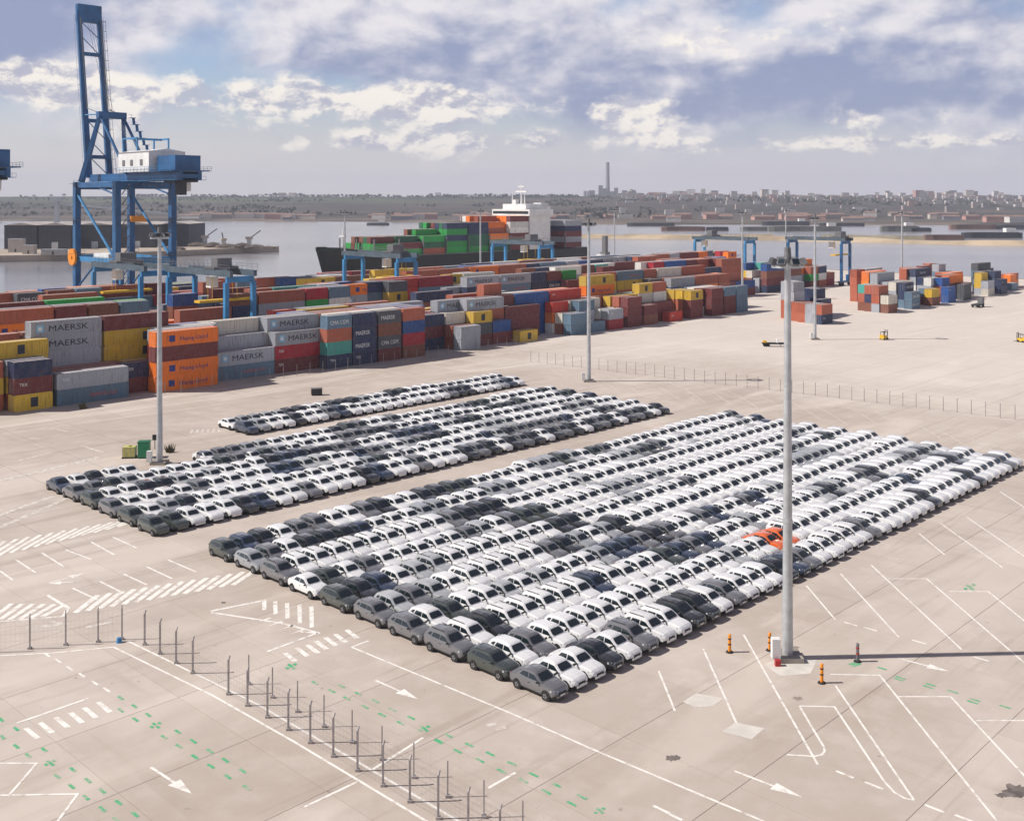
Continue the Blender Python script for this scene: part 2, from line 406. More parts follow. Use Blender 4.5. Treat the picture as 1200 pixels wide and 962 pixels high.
# low sand bar in the middle of the basin
M_SAND = mat('sandy bank', (.43, .34, .235), .95, var=.3, scale=.02, space='Object')
def mound(name, pts, width, h, m_):
    vs, fs = [], []
    for k, q in enumerate(pts):
        q = Vector(q); d_ = (Vector(pts[min(k + 1, len(pts) - 1)]) - Vector(pts[max(k - 1, 0)])).normalized(); x = Vector((-d_.y, d_.x, 0))
        ww = width * (.75 + .5 * rnd.random()) * (.3 if k in (0, len(pts) - 1) else 1); hh = h * (.7 + .6 * rnd.random())
        for a_, z_ in ((-1, -3.2), (-.45, hh - 2.6), (.1, hh * 1.25 - 2.6), (.6, hh * .9 - 2.6), (1, -3.2)): vs.append(q + x * ww * a_ + Vector((0, 0, z_)))
    for k in range(len(pts) - 1):
        for a_ in range(4): fs.append((k * 5 + a_, (k + 1) * 5 + a_, (k + 1) * 5 + a_ + 1, k * 5 + a_ + 1))
    return MB().add(vs, fs).build(name, m_, smooth=50)
def chain(px_pts, step, z=-2.6):
    pts = [G(u, v, z) for u, v in px_pts]; out = []
    for a_, c_ in zip(pts, pts[1:]):
        k = max(1, int((c_ - a_).length / step))
        for i in range(k): q = a_.lerp(c_, i / k); out.append(q + Vector((rnd.uniform(-3, 3), rnd.uniform(-3, 3), 0)))
    out.append(pts[-1]); return [Vector((q.x, q.y, 0)) for q in out]
tag(mound('sand_bar', chain([(640, 278), (760, 279.5), (900, 281), (1010, 283), (1110, 286), (1290, 289)], 25), 16, 2.4, M_SAND), kind='structure')
tag(mound('sand_bar', chain([(735, 277), (860, 277.3), (905, 276.5)], 40), 10, 1.6, M_SAND), kind='structure')
tag(mound('sand_bar', chain([(965, 278.5), (1040, 280.6), (1110, 281)], 40), 9, 2.2, mat('scrubby bank', (.22, .19, .13), .95, var=.3, scale=.03)), kind='structure')

# pier across the water at the left
pier_px = [(-260, 309), (60, 303), (180, 299), (327, 292.5)]
pf = [G(u, v, -1) for u, v in pier_px]
back = [q + Vector((-14, 92, 0)) for q in pf]; back[-1] = pf[-1] + Vector((-18, 16, 0)); back[-2] = pf[-2] + Vector((0, 70, 0))
poly = pf + back[::-1]
pier = tag(MB().prism([(q.x, q.y) for q in poly], -6, 1.2).build('far_pier', mat('sandy pier', (.40, .335, .275), .95, var=.25, scale=.03)), kind='structure')

# ------------------------------------------------------------------ painted markings on the concrete (children of the ground)
mk = [0]
def zmark(): mk[0] += 1; return .004 + .0006 * (mk[0] % 9)
def strip(name, pts, width, m_, closed=False):
    z = zmark(); pts = [Vector((q[0], q[1], 0)) for q in pts]; vs = []
    for k, q in enumerate(pts):
        a_ = pts[max(k - 1, 0)]; c_ = pts[min(k + 1, len(pts) - 1)]
        d1 = (q - a_).normalized() if k else (c_ - q).normalized(); d2 = (c_ - q).normalized() if k < len(pts) - 1 else d1
        n1 = Vector((-d1.y, d1.x, 0)); n2 = Vector((-d2.y, d2.x, 0)); m2 = (n1 + n2)
        m2 = m2.normalized() if m2.length > .2 else n1
        l_ = width / 2 / max(.45, m2.dot(n1))
        vs += [q + m2 * l_ + Vector((0, 0, z)), q - m2 * l_ + Vector((0, 0, z))]
    return MB().add(vs, [(2 * k, 2 * k + 1, 2 * k + 3, 2 * k + 2) for k in range(len(pts) - 1)]).build(name, m_, ground)
def line(px, width=.16, m_=None, name='painted_line'):
    return strip(name, [G(u, v) for u, v in px], width, m_ or M_WHITE)
def quad(px, m_=None, name='painted_block'):
    z = zmark(); return MB().add([G(u, v) + Vector((0, 0, z)) for u, v in px], [tuple(range(len(px)))]).build(name, m_ or M_WHITE, ground)
def arrow(a_, c_, width=.18, m_=None):
    a_, c_ = G(*a_), G(*c_); L = (c_ - a_).length; d_ = (c_ - a_).normalized(); x = Vector((-d_.y, d_.x, 0)); z = Vector((0, 0, zmark())); h = a_ + d_ * L * .58
    pts = [a_ + x * width / 2, h + x * width / 2, h + x * .42, c_, h - x * .42, h - x * width / 2, a_ - x * width / 2]
    return MB().add([q + z for q in pts], [(0, 1, 5, 6), (2, 3, 4)]).build('painted_arrow', m_ or M_WHITE, ground)
def dash(u, v, L=.8, width=.22, ang=None, m_=None, name='painted_dash'):
    q = G(u, v); d_ = Vector((math.cos(ang), math.sin(ang), 0)) if ang is not None else -E2
    return strip(name, [q - d_ * L / 2, q + d_ * L / 2], width, m_ or M_WHITE)

# long edge lines of the lane in front
for px in ([(412, 758), (432, 750.5)], [(412, 758), (600, 836), (700, 880), (900, 964), (960, 990)],
           [(133, 758), (250, 815), (345, 869), (500, 962), (560, 1000)], [(150, 751), (300, 824), (420, 893), (560, 975)],
           [(0, 768), (60, 765), (133, 758)]): line(px, .17)
# bays at the right, seen under and past the lamp mast
for px in ([(772, 786), (791, 833)], [(824, 760), (863, 847)], [(871.5, 743.6), (958.6, 896)],
           [(945, 686), (979, 726)], [(985, 672), (1053, 746)], [(1021, 662), (1127, 761)], [(1041, 678), (1086, 678), (1200, 776), (1260, 828)],
           [(1112, 693), (1158, 693), (1200, 727), (1260, 776)], [(937, 827), (951, 851), (965, 874), (966.5, 880), (963, 884), (954, 886), (922, 884)],
           [(937, 827), (978, 828), (1036, 915), (1048, 928), (1060, 935), (1071, 937)], [(979, 803), (1071, 937)],
           [(973, 790), (1031, 791), (1167, 960), (1190, 988)], [(1053, 816), (1114, 816), (1200, 908), (1260, 972)], [(1144, 844), (1215, 844)],
           [(1077, 625), (1107, 650)], [(1102, 613), (1175, 665)], [(1133, 606), (1205, 655)], [(1172, 576), (1230, 614)]): line(px, .15)
# bays behind the far end of the right block, fading with distance
for u, v in ((640, 432), (700, 446), (730, 452), (770, 455), (800, 458), (832, 461), (862, 465), (900, 471), (935, 478), (968, 485), (1004, 485), (1040, 493), (1078, 502), (1110, 512), (1145, 520), (1180, 530)):
    line([(u - 16, v - 10), (u + 4, v - 1), (u + 26, v + 13)], .16, M_FAINT)
for a_, c_ in (((860.6, 903), (941, 934)), ((1052, 771), (1114, 787)), ((440, 797), (490, 819)), ((176.5, 898.5), (225, 930)), ((92, 681), (57, 684)), ((57, 683), (100, 671))): arrow(a_, c_)
for u, v in ((990, 907), (1024, 920), (1095, 947), (1131, 959), (997, 731), (1020, 737), (1077, 752), (1150, 772), (775, 948), (790, 956)): dash(u, v, 1.1, .2)
for u, v in ((55, 767), (68, 774), (82, 783), (96, 791), (111, 800), (125, 808)): dash(u, v, .95, .18)
line([(20, 847), (104, 818)], .24)                                   # stop line and crossing, lower left
for u, v in ((37.6, 859), (54.5, 852.5), (73, 846.5), (90, 841), (106, 835), (122.5, 828.5)): quad([(u - 10.5, v - 5.5), (u - 4.5, v - 7), (u + 10.5, v + 5), (u + 3.5, v + 6.6)])
line([(0, 894), (43, 894), (11, 931)], .16); line([(0, 931.5), (91, 930), (66, 964), (50, 990)], .16)
line([(313, 763.5), (372, 741.5)], .24)                              # stop line and crossing beside the block
for u, v in ((340, 770), (354, 764), (366.5, 760.5), (376.5, 756), (387.5, 751.7), (399, 748), (412.5, 743)): quad([(u - 9, v - 4.6), (u - 3.5, v - 5.6), (u + 9.5, v + 4), (u + 3.5, v + 5.3)])
line([(247, 716), (307, 704)], .3); line([(247, 717.5), (330, 730), (375, 742)], .26); line([(375, 742), (352, 740)], .22)
for u in (307, 320, 334, 348.5, 362.5): k = (u - 307) * .24; quad([(u, 703 + k * .6), (u + 5, 702 + k * .6), (u + 5.4, 714 + k * 1.55), (u + .4, 715 + k * 1.55)])
for u in (316, 330, 344, 358): k = (u - 316) * .3; quad([(u - 18, 730 + k), (u - 14, 729 + k), (u + 3, 724 + k * 1.0), (u - 1, 723.6 + k)])
line([(437, 901), (496, 864)], .2); line([(572, 923), (604, 905)], .2); line([(357, 945), (420, 915)], .18); dash(576, 849, .7, .35, .4, M_FAINT); dash(587, 853.5, .7, .35, .4, M_FAINT)
# hatched reserves at the far left
for i in range(13):
    a_ = (-30 + i * 14.0, 658 - i * 3.4); line([a_, (a_[0] + 36, a_[1] - 24 + i * .9)], .42)
for i in range(14):
    a_ = (88 + i * 14.2, 718 - i * 2.5); line([a_, (a_[0] + 27, a_[1] - 21 + i * .25)], .48)
for i in range(6):
    a_ = (-14 + i * 12.5, 728 - i * 1.0); line([a_, (a_[0] + 28, a_[1] - 21 + i * 1.2)], .45)
line([(55, 697), (80, 712), (74, 722)], .3); line([(0, 728), (74, 722)], .25)
for i in range(15):
    a_ = (-20 + i * 7.5, 626 - i * 3.2); line([a_, (a_[0] + 7, a_[1] - 3)], .7, M_FAINT)
for i in range(18):
    a_ = (-10 + i * 7.0, 567 - i * 1.7); line([a_, (a_[0] + 6, a_[1] - 3)], .8, M_FAINT)
for i in range(10):
    a_ = (-10 + i * 7.5, 607 - i * 2.6); line([a_, (a_[0] + 6, a_[1] - 3)], .7, M_FAINT)
for a_, c_ in (((19, 656), (42, 671)), ((49, 647.5), (75, 664)), ((77, 644), (107, 655.5)), ((107, 635), (134, 650)), ((132, 629), (160, 642)), ((0, 669), (15, 679.5)),
               ((85, 689), (114, 702.5)), ((117, 681), (145, 695)), ((145, 672.5), (172, 685)), ((172, 664), (202, 678)), ((197, 656), (230, 670))): line([a_, c_], .2)
for a_, c_ in (((0, 548), (18, 546)), ((35, 513), (48, 515)), ((95, 522), (120, 530)), ((60, 502), (80, 506)), ((20, 540), (60, 530)), ((225, 530), (245, 530)), ((28, 735), (70, 732)), ((100, 735), (135, 728)), ((60, 728), (80, 732))): line([a_, c_], .4, M_FAINT)
for i in range(6): quad([(222 + i * 6.4, 508 - i * .3), (226 + i * 6.4, 507.5 - i * .3), (227 + i * 6.4, 503 - i * .3), (223.6 + i * 6.4, 503.4 - i * .3)], M_FAINT)
# green dashes and signs of the walkway
grn = []
for k, ox, oy, lst in ((3.673, 0, 700, '520,432 578,467 638,505 765,577 832,618 903,660 970,700 1045,745 520,485 583,525 705,600 770,640 838,685 908,725 980,770 1062,818 5,525 70,565 190,655 313,740 378,787 440,832 510,882 580,932 10,600 70,640 122,680 245,768 308,812 370,860 440,910 500,955'),
                       (4.0, 240, 640, '640,655 718,690 800,725 880,765 968,803 1140,885 517,640 595,678 665,712 750,752 830,790 918,828 1095,915'),
                       (3.75, 400, 760, '470,380 562,422 655,462 750,505 845,553 945,598 1057,650 430,405 512,450 608,490 705,537 800,580 900,628 1012,680'),
                       (3.673, 900, 700, '490,305 570,345 700,375 795,405 890,440 1020,470 560,352 690,385 880,450')):
    for q in lst.split():
        x, y = map(float, q.split(',')); grn.append((ox + x / k, oy + y / k))
for u, v in grn: dash(u, v, .70, .20, None, M_GREEN)
for u, v in ((182.4, 850), (58.5, 894), (341, 781), (497, 854), (702.6, 950), (1136, 688)):
    for a_, b_ in ((-4.5, 1.5), (0, -.8), (4.5, -3), (-2, -2.2), (3, 1.6)):
        quad([(u + a_ - 3, v + b_), (u + a_, v + b_ - 1.6), (u + a_ + 3.2, v + b_ + .3), (u + a_, v + b_ + 1.9)], M_GREEN)
quad([(993, 778), (1002, 775.5), (1010, 778), (1001, 781.5)], M_GREEN)
# repaired squares, the drain and an oil stain
quad([(846, 857), (862, 846), (896, 853), (881, 866)], M_PATCH, 'repair_patch'); quad([(800, 822), (816, 812), (848, 818), (836, 827), (815, 829)], M_PATCH, 'repair_patch')
quad([(895, 779), (912, 771), (958, 772), (950, 789), (915, 792)], M_PATCH, 'repair_patch')
M_OIL = mat('oil stain', (.15, .125, .115), .8, var=.45, scale=1.2)
def stain(u, v, ru, rv, m_):
    quad([(u + ru * math.cos(k * .2618) * q_, v + rv * math.sin(k * .2618) * q_) for k in range(24) for q_ in (rnd.uniform(.55, 1.2),)], m_, 'stain')
stain(788.5, 888, 9.5, 4.2, M_OIL); stain(1192, 926, 16, 9, M_OIL); stain(1175, 931, 8, 3, M_OIL)
stain(935, 818, 7, 2.2, mat('faint stain', (.28, .235, .20), .9, var=.2)); stain(930, 758, 8, 2, MATS['faint stain']); stain(262, 706, 3, 1.3, M_OIL)
# grating of the drain by the mast
# ================================================================== LIGHT MASTS
def mast(q, label, small=False):
    r = thing('light_mast', q, 0, label, 'lamp mast', 'floodlight masts')
    m_ = MB(); N = 12
    for z0, z1, r0, r1 in ((.35, 10, .40, .34), (10, 20, .34, .285), (20, 28.9, .285, .235)): m_.tube((0, 0, z0), (0, 0, z1), r0, r1, N)
    m_.tube((0, 0, 9.9), (0, 0, 10.15), .37, .37, N); m_.tube((0, 0, 19.9), (0, 0, 20.15), .31, .31, N)
    m_.build('pole', M_STEEL, r, smooth=40)
    MB().box(-.95, .95, -.95, .95, 0, .35).build('plinth', M_QUAY, r)
    MB().box(-1.35, -.75, -1.0, -.45, .351, 1.75).build('cabinet', M_CWHITE, r)
    ring = MB()
    for k in range(12):
        a_, c_ = k * math.pi / 6, (k + 1) * math.pi / 6
        ring.beam((1.15 * math.cos(a_), 1.15 * math.sin(a_), 28.6), (1.15 * math.cos(c_), 1.15 * math.sin(c_), 28.6), .09, .16)
    for k in range(4): a_ = k * math.pi / 2 + .4; ring.beam((.2 * math.cos(a_), .2 * math.sin(a_), 28.6), (1.12 * math.cos(a_), 1.12 * math.sin(a_), 28.6), .08, .12)
    ring.build('lamp_ring', M_STEEL, r)
    MB().tube((0, 0, 28.9), (0, 0, 30.0), .30, .22, 10).build('head', M_POST, r, smooth=40)
    lamp = MB().box(-.28, .28, -.12, .22, -.22, .22).add([(-.25, -.125, -.2), (.25, -.125, -.2), (.25, -.125, .2), (-.25, -.125, .2)], [(0, 1, 2, 3)], 1).mesh('floodlight', [M_POST, M_GLASS])
    for k in range(6 if small else 8):
        a_ = k * math.pi / (3 if small else 4) + .2; o = link('floodlight', lamp, r, (1.22 * math.cos(a_), 1.22 * math.sin(a_), 29.0)); o.rotation_euler = (R(-25), 0, a_ + math.pi / 2)
    return r
m0 = mast(G(923, 771), 'tall grey lamp mast in front of the larger block of parked cars')
MB().box(-1.25, -.85, -1.45, -1.1, .0, .42).build('junction_box', M_TAIL, m0)
mast(G(187, 543), 'tall grey lamp mast beside the green bin, left of the cars')
mast(G(690, 447), 'tall grey lamp mast behind the smaller block of parked cars')
mast(G(955, 398), 'tall lamp mast beside the brick red containers at right')
for u, t, lb in ((404, 298, 'distant lamp mast in front of the bow of the container ship'), (563, 297, 'distant lamp mast in front of the green containers on the ship'),
                 (720, 298, 'distant lamp mast right of the white deckhouse of the ship'), (870, 197, 'lamp mast standing against the wide blue yard crane at right'),
                 (921, 225, 'thin distant lamp mast rising above the head of the nearest mast'), (1057, 161, 'rightmost lamp mast, behind the orange containers at right')):
    mast(P(s_at(u, t), t), lb, True)

# ================================================================== PARKED CARS
def car_parts(kind):
    suv = kind == 'SUV'
    W = .865 if not suv else .89; zb = .20 if not suv else .25; up = 0 if not suv else .11; L = {'hatchback': 2.03, 'SUV': 2.13, 'sedan': 2.15}[kind]
    stn = [(-1.0, .78, .60), (-.975, .88, .86), (-.90, .955, .96), (-.5, 1.0, .97), (0, 1.0, .94), (.25, 1.0, .93), (.38, .99, .96), (.55, .98, .945), (.74, .955, .90), (.88, .90, .835), (.96, .81, .72), (1.0, .70, .50)]
    m_ = MB(); rings = []
    for fx, fw, zt in stn:
        x, w_, zt = fx * L, fw * W, zt + up
        z0 = zb + (.06 if abs(fx) > .95 else 0)
        half = [(0, z0), (w_ * .90, z0), (w_ * .985, z0 + (.16 if abs(fx) < .9 else .24)), (w_, .60 + up * .6 if zt > .7 else (z0 + zt) / 2 + .05), (w_ * .955, zt - .06), (w_ * .80, zt), (0, zt + .035)]
        ring = [(x, y, z) for y, z in half] + [(x, -y, z) for y, z in half[-2:0:-1]]
        rings.append(ring)
    nr = len(rings[0])
    for i in range(len(rings) - 1):
        for j in range(nr):
            mi = 1 if j in (0, 1, nr - 1, nr - 2) else 0  # dark lower band paints the shade under sills and bumpers, besides plastic cladding
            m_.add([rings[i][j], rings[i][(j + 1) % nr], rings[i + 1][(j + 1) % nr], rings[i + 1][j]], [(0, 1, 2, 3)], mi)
    m_.add(rings[0], [tuple(range(nr))]); m_.add(rings[-1], [tuple(range(nr))[::-1]])
    # cabin
    zbelt = .93 + up; wb = W * .93; sl = .36
    def wy(z): return wb - (z - zbelt) * sl
    if kind == 'sedan': cab = [(-.70, zbelt + .02), (-.66, zbelt + .10), (-.46, zbelt + .47), (-.34, zbelt + .54), (-.15, zbelt + .565), (.02, zbelt + .545), (.10, zbelt + .49), (.42, zbelt + .03)]
    else: cab = [(-.955, zbelt), (-.91, zbelt + .18), (-.81, zbelt + .46), (-.64, zbelt + .54), (-.25, zbelt + .575), (.0, zbelt + .55), (.09, zbelt + .49), (.41, zbelt + .03)]
    if suv: cab = [(x, z + (.05 if z > zbelt + .2 else 0)) for x, z in cab]
    cr = []
    for fx, z in cab:
        x = fx * L; z = max(z, zbelt + .02)
        half = [(wb + .005, zbelt - .04), (wy(z - .05) if z > zbelt + .1 else wb, max(z - .05, zbelt - .02)), (max(.2, wy(z) - .13), z), (0, z + (.025 if z > zbelt + .3 else 0))]
        cr.append([(x, y, zz) for y, zz in half] + [(x, -y, zz) for y, zz in half[-2::-1]])
    for i in range(len(cr) - 1):
        for j in range(len(cr[0]) - 1): m_.add([cr[i][j], cr[i][j + 1], cr[i + 1][j + 1], cr[i + 1][j]], [(0, 1, 2, 3)])
    wheels = [(x * L, y * (W - .085)) for x in (.625, -.60) for y in (1, -1)]
    for x, y in wheels:
        sgn = 1 if y > 0 else -1
        m_.tube((x, sgn * (W - .24), .33), (x, sgn * (W + .004), .33), .385, .375, 16, 1)
    body = m_.mesh('car_body', [M_CAR, M_TRIM_SHADE], 38)
    parts = {'body_mb': m_, 'wheels': wheels}
    def off(q, n_, k_=.014): return tuple(Vector(q) + Vector(n_) * k_)
    # glass
    a_, b_ = cab[-2], cab[-1]
    n_ = Vector((a_[1] - b_[1], 0, (b_[0] - a_[0]) * L)).normalized()
    pa, pb = (a_[0] * L, a_[1]), (b_[0] * L, b_[1])
    def scr(t): return pa[0] + (pb[0] - pa[0]) * t, pa[1] + (pb[1] - pa[1]) * t
    ws = []
    for t, k_ in ((.14, .17), (.45, .14), (.74, .17), (.84, .28)):
        x, z = scr(t); y = wy(z) - k_; ws += [off((x, y, z), n_), off((x, 0, z + .02), n_), off((x, -y, z), n_)]
    parts['windscreen'] = MB().add(ws, [(k_ * 3 + q, k_ * 3 + q + 1, k_ * 3 + q + 4, k_ * 3 + q + 3) for k_ in range(3) for q in (0, 1)]).mesh('windscreen', M_GLASS)
    a_, b_ = cab[2], cab[1]; n_ = Vector((-(a_[1] - b_[1]), 0, (a_[0] - b_[0]) * L)).normalized(); ws = []
    for q in (a_, b_): y = wy(q[1]) - .15; ws += [off((q[0] * L, y, q[1] - .01), n_, .018), off((q[0] * L, -y, q[1] - .01), n_, .018)]
    parts['rear_window'] = MB().add(ws, [(0, 1, 3, 2)]).mesh('rear_window', M_GLASS)
    zt = zbelt + .40; zl = zbelt + .09
    sides = [('front', [(.30, zl + .02), (.10, zt - .03), (-.13, zt + .01), (-.13, zl)]), ('back', [(-.17, zl), (-.17, zt + .01), (-.40, zt - .01), (-.52, zl + .05)])]
    if kind != 'sedan': sides = [sides[0], ('back', [(-.17, zl), (-.17, zt + .01), (-.49, zt), (-.57, zl + .03)]), ('quarter', [(-.63, zl + .05), (-.56, zt - .01), (-.69, zt - .05), (-.78, zl + .10)])]
    for nm, poly in sides:
        for sgn, sd in ((1, 'l'), (-1, 'r')):
            parts['side_window_' + nm + sd] = MB().add([(x * L, sgn * (wy(z) + .016), z) for x, z in poly], [(0, 1, 2, 3)]).mesh('side_window', M_GLASS)
    wl = MB(); wl.tube((0, -.1, 0), (0, .1, 0), .31, .31, 16, 0)
    for sgn in (1, -1):
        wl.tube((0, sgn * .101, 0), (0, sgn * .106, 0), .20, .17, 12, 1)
        for k_ in range(5): a_ = k_ * 1.2566; wl.beam((.06 * math.cos(a_), sgn * .107, .06 * math.sin(a_)), (.18 * math.cos(a_), sgn * .107, .18 * math.sin(a_)), .02, .05, 2)
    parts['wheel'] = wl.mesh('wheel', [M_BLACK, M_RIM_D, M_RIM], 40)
    for sgn, sd in ((1, 'l'), (-1, 'r')):
        parts['headlight_' + sd] = MB().add([(.955 * L + .02, sgn * .40 * W / .865, .74 + up), (.90 * L + .03, sgn * .66 * W / .865, .78 + up), (.80 * L, sgn * (.935 * W + .012), .79 + up), (.80 * L, sgn * (.955 * W + .012), .67 + up), (.93 * L + .01, sgn * .70 * W / .865, .63 + up), (.98 * L + .012, sgn * .42 * W / .865, .62 + up)], [(0, 1, 4, 5), (1, 2, 3, 4)]).mesh('headlight', M_HEAD)
        parts['mirror_' + sd] = MB().box(.28 * L, .335 * L, sgn * (wb + .10) - .09, sgn * (wb + .10) + .09, zbelt + .04, zbelt + .15).mesh('mirror', M_TRIM_SHADE)
        parts['tail_light_' + sd] = MB().box(-.965 * L - .03, -.93 * L, sgn * .74 * W - .05, sgn * .74 * W + .05, .66 + up, .86 + up).mesh('tail_light', M_TAIL)
        parts['door_handle_' + sd] = MB().box(-.12 * L, -.05 * L, sgn * (W * .985 + .012) - .012, sgn * (W * .985 + .012) + .012, .76 + up, .79 + up).mesh('door_handle', M_TRIM_SHADE)
    parts['grille'] = MB().box(.985 * L, 1.0 * L + .012, -.36, .36, .40 + up * .7, .60 + up * .8).mesh('grille', M_TRIM_SHADE)
    parts['number_plate'] = MB().box(1.0 * L + .012, 1.0 * L + .022, -.24, .24, .36 + up * .7, .46 + up * .7).mesh('number_plate', M_CWHITE)
    if suv: 
        for sgn, sd in ((1, 'l'), (-1, 'r')): parts['roof_rail_' + sd] = MB().box(-.70 * L, -.05 * L, sgn * .52 - .018, sgn * .52 + .018, zbelt + .625, zbelt + .665).mesh('roof_rail', M_TRIM_SHADE)
    parts['body'] = body
    return parts
CARS = {k_: car_parts(k_) for k_ in ('hatchback', 'SUV', 'sedan')}
COLS = {'white': (.75, .75, .755), 'silver': (.40, .41, .42), 'grey': (.145, .145, .155), 'black': (.022, .024, .028), 'dark green': (.045, .055, .05), 'dark blue': (.03, .045, .08), 'orange': (.72, .13, .02), 'light grey': (.30, .31, .33)}
def hash2(i, j, k=0):
    h = math.sin(i * 127.1 + j * 311.7 + k * 74.7) * 43758.5453; return h - math.floor(h)
def vnoise(x, y, k):
    i, j = math.floor(x), math.floor(y); fx, fy = sstep(x - i), sstep(y - j)
    a_ = hash2(i, j, k) * (1 - fx) + hash2(i + 1, j, k) * fx; b_ = hash2(i, j + 1, k) * (1 - fx) + hash2(i + 1, j + 1, k) * fx
    return a_ * (1 - fy) + b_ * fy
LEFT_EDGE = {0: ['grey', 'dark green', 'grey', 'grey', 'grey', 'dark green', 'white', 'grey', 'light grey', 'dark green'], 1: ['white', 'white', 'white', 'white', 'silver', 'black', 'dark green', 'white', 'grey', 'dark blue'],
             2: ['white', 'grey', 'black', 'dark green', 'grey', 'dark blue', 'white', 'white', 'white', 'black']}
FRONT = ['grey', 'white', 'white', 'black', 'white', 'grey', 'white', 'white', 'black', 'black', 'white', 'grey', 'white', 'white', 'white', 'black', 'dark blue', 'grey', 'white', 'white', 'white', 'white', 'white', 'grey', 'white', 'white', 'white', 'white', 'white', 'white', 'black', 'white', 'white', 'white', 'white', 'white', 'black', 'white', 'white', 'white', 'white', 'grey', 'white', 'white', 'black']
def car_colour(blk, r, c):
    if blk == 0:
        if c in LEFT_EDGE and r < 10: return LEFT_EDGE[c][r]
        if r == 0: return FRONT[c % len(FRONT)]
        if (r, c) in ((1, 18), (1, 19)): return 'orange'
    if blk == 1 and c == 0: return ('dark green', 'dark green', 'grey', 'dark green', 'grey', 'dark blue', 'white')[r]
    if blk == 1 and c == 1: return ('dark green', 'white', 'white', 'white', 'grey', 'white', 'white')[r]
    if blk == 1 and r == 0: return ('white', 'white', 'white', 'black', 'dark blue', 'white', 'white', 'grey')[(c - 2) % 8] if c < 22 else ('white', 'black', 'grey', 'black')[(c * 7) % 4]
    v = vnoise(c / 2.0 + r * .4, r / 1.1, blk * 3 + 1) + .26 * (hash2(c, r, 5) - .5) + .05 * (blk == 0 and c < 14) + (.08 if blk == 2 else 0)
    if v > .75: return ('black', 'dark green', 'black', 'dark blue')[int(hash2(c // 2, r, 9) * 4)]
    if v > .635: return ('grey', 'grey', 'silver', 'light grey')[int(hash2(c // 3, r, 8) * 4)]
    return 'white' if hash2(c, r, 2) > .045 else 'silver'
BLOCKS = ((0, 53.4, 47.8, 4.42, 2.065, [(0, 43)] * 10, 'larger car block', 'nearest'), (1, 52.4, 99.6, 4.42, 2.065, [(0, 42)] * 6, 'smaller car block', 'nearest'), (2, 84.3, 133.2, 4.42, 2.065, [(0, 28), (0, 28)], 'thin far strip of cars', 'nearest'))
slots = []
for bi, s0, t0, dt, ds, rows, nm, _ in BLOCKS:
    for r, (c0, c1) in enumerate(rows):
        for c_ in range(c0, c1):
            if bi == 1 and r == 5 and 5 <= c_ <= 8: continue     # left free round the mast
            s = s0 + .95 + c_ * ds + rnd.uniform(-.07, .07); t = t0 + 2.15 + r * dt + rnd.uniform(-.05, .05) + .16 * (hash2(c_, bi, 21) - .5)
            kk = hash2(c_ // 5, r, 11 + bi); kind = 'SUV' if kk > .70 else 'sedan' if kk > .30 else 'hatchback'
            slots.append((P(s, t).y, P(s, t), kind, car_colour(bi, r, c_), bi, r, c_ - c0, nm))
slots.sort(key=lambda q: q[0])
CAR_ROT = GRID - math.pi / 2
def build_car(kind, full):
    p_ = CARS[kind]; root = link('parked_car', p_['body'])
    for k_, me in p_.items():
        if k_ in ('body', 'body_mb', 'wheels', 'wheel'): continue
        if not full and k_.split('_')[0] in ('mirror', 'tail', 'number', 'grille', 'headlight', 'door', 'roof'): continue
        link(me.name.split('.')[0], me, root)
    for x, y in p_['wheels']: link('wheel', p_['wheel'], root, (x, y, .31))
    return root
protos = {}
used = set()
for i, (yy, q, kind, col, bi, r, c_, nm) in enumerate(slots[:300]):
    key = (kind, i < 140)
    if key not in protos: protos[key] = build_car(*key)
    root = protos[key] if key not in used else copy_tree(protos[key]); used.add(key)
    root.location = q; root.rotation_euler = (0, 0, CAR_ROT + rnd.uniform(-.012, .012))
    jit = 1 + rnd.uniform(-.06, .06); root.color = (*(min(.86, v * jit) for v in COLS[col]), 1)
    tag(root, '%s %s, %s from left, %s row of the %s' % (col, {'SUV': 'tall hatchback'}.get(kind, kind), nth(c_ + 1), nth(r + 1), nm), 'car', 'cars parked in the storage blocks')
# the remaining cars read as one mass
def joined(name, items, mats, label, cat):
    """items: (verts Nx3, faces, material indices, colour); one mesh with a colour per face"""
    V, FI, MI, CO, o_ = [], [], [], [], 0
    for vs_, fs_, ms_, col in items:
        V.append(vs_); FI += [tuple(k + o_ for k in f_) for f_ in fs_]; MI += ms_; CO += [col] * len(fs_); o_ += len(vs_)
    me = bpy.data.meshes.new(name); me.from_pydata(np.concatenate(V).tolist(), [], FI)
    for m_ in mats: me.materials.append(m_)
    me.polygons.foreach_set('material_index', MI)
    at = me.attributes.new('tint', 'FLOAT_COLOR', 'FACE'); at.data.foreach_set('color', [x for c_ in CO for x in (*c_, 1)])
    me.update(); o = link(name, me); tag(o, label, cat, kind='stuff'); return o
simple = {}
for kind, p_ in CARS.items():
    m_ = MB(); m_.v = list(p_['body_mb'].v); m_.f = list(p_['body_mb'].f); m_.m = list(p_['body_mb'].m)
    for k_, me in p_.items():
        if k_.startswith(('windscreen', 'side_window', 'rear_window')): m_.add([tuple(v.co) for v in me.vertices], [tuple(f_.vertices) for f_ in me.polygons], 2)
    for x, y in p_['wheels']: m_.tube((x, y - .1, .31), (x, y + .1, .31), .31, .31, 10, 3)
    simple[kind] = (np.array(m_.v), m_.f, m_.m)
items = []
ca, sa = math.cos(CAR_ROT), math.sin(CAR_ROT)
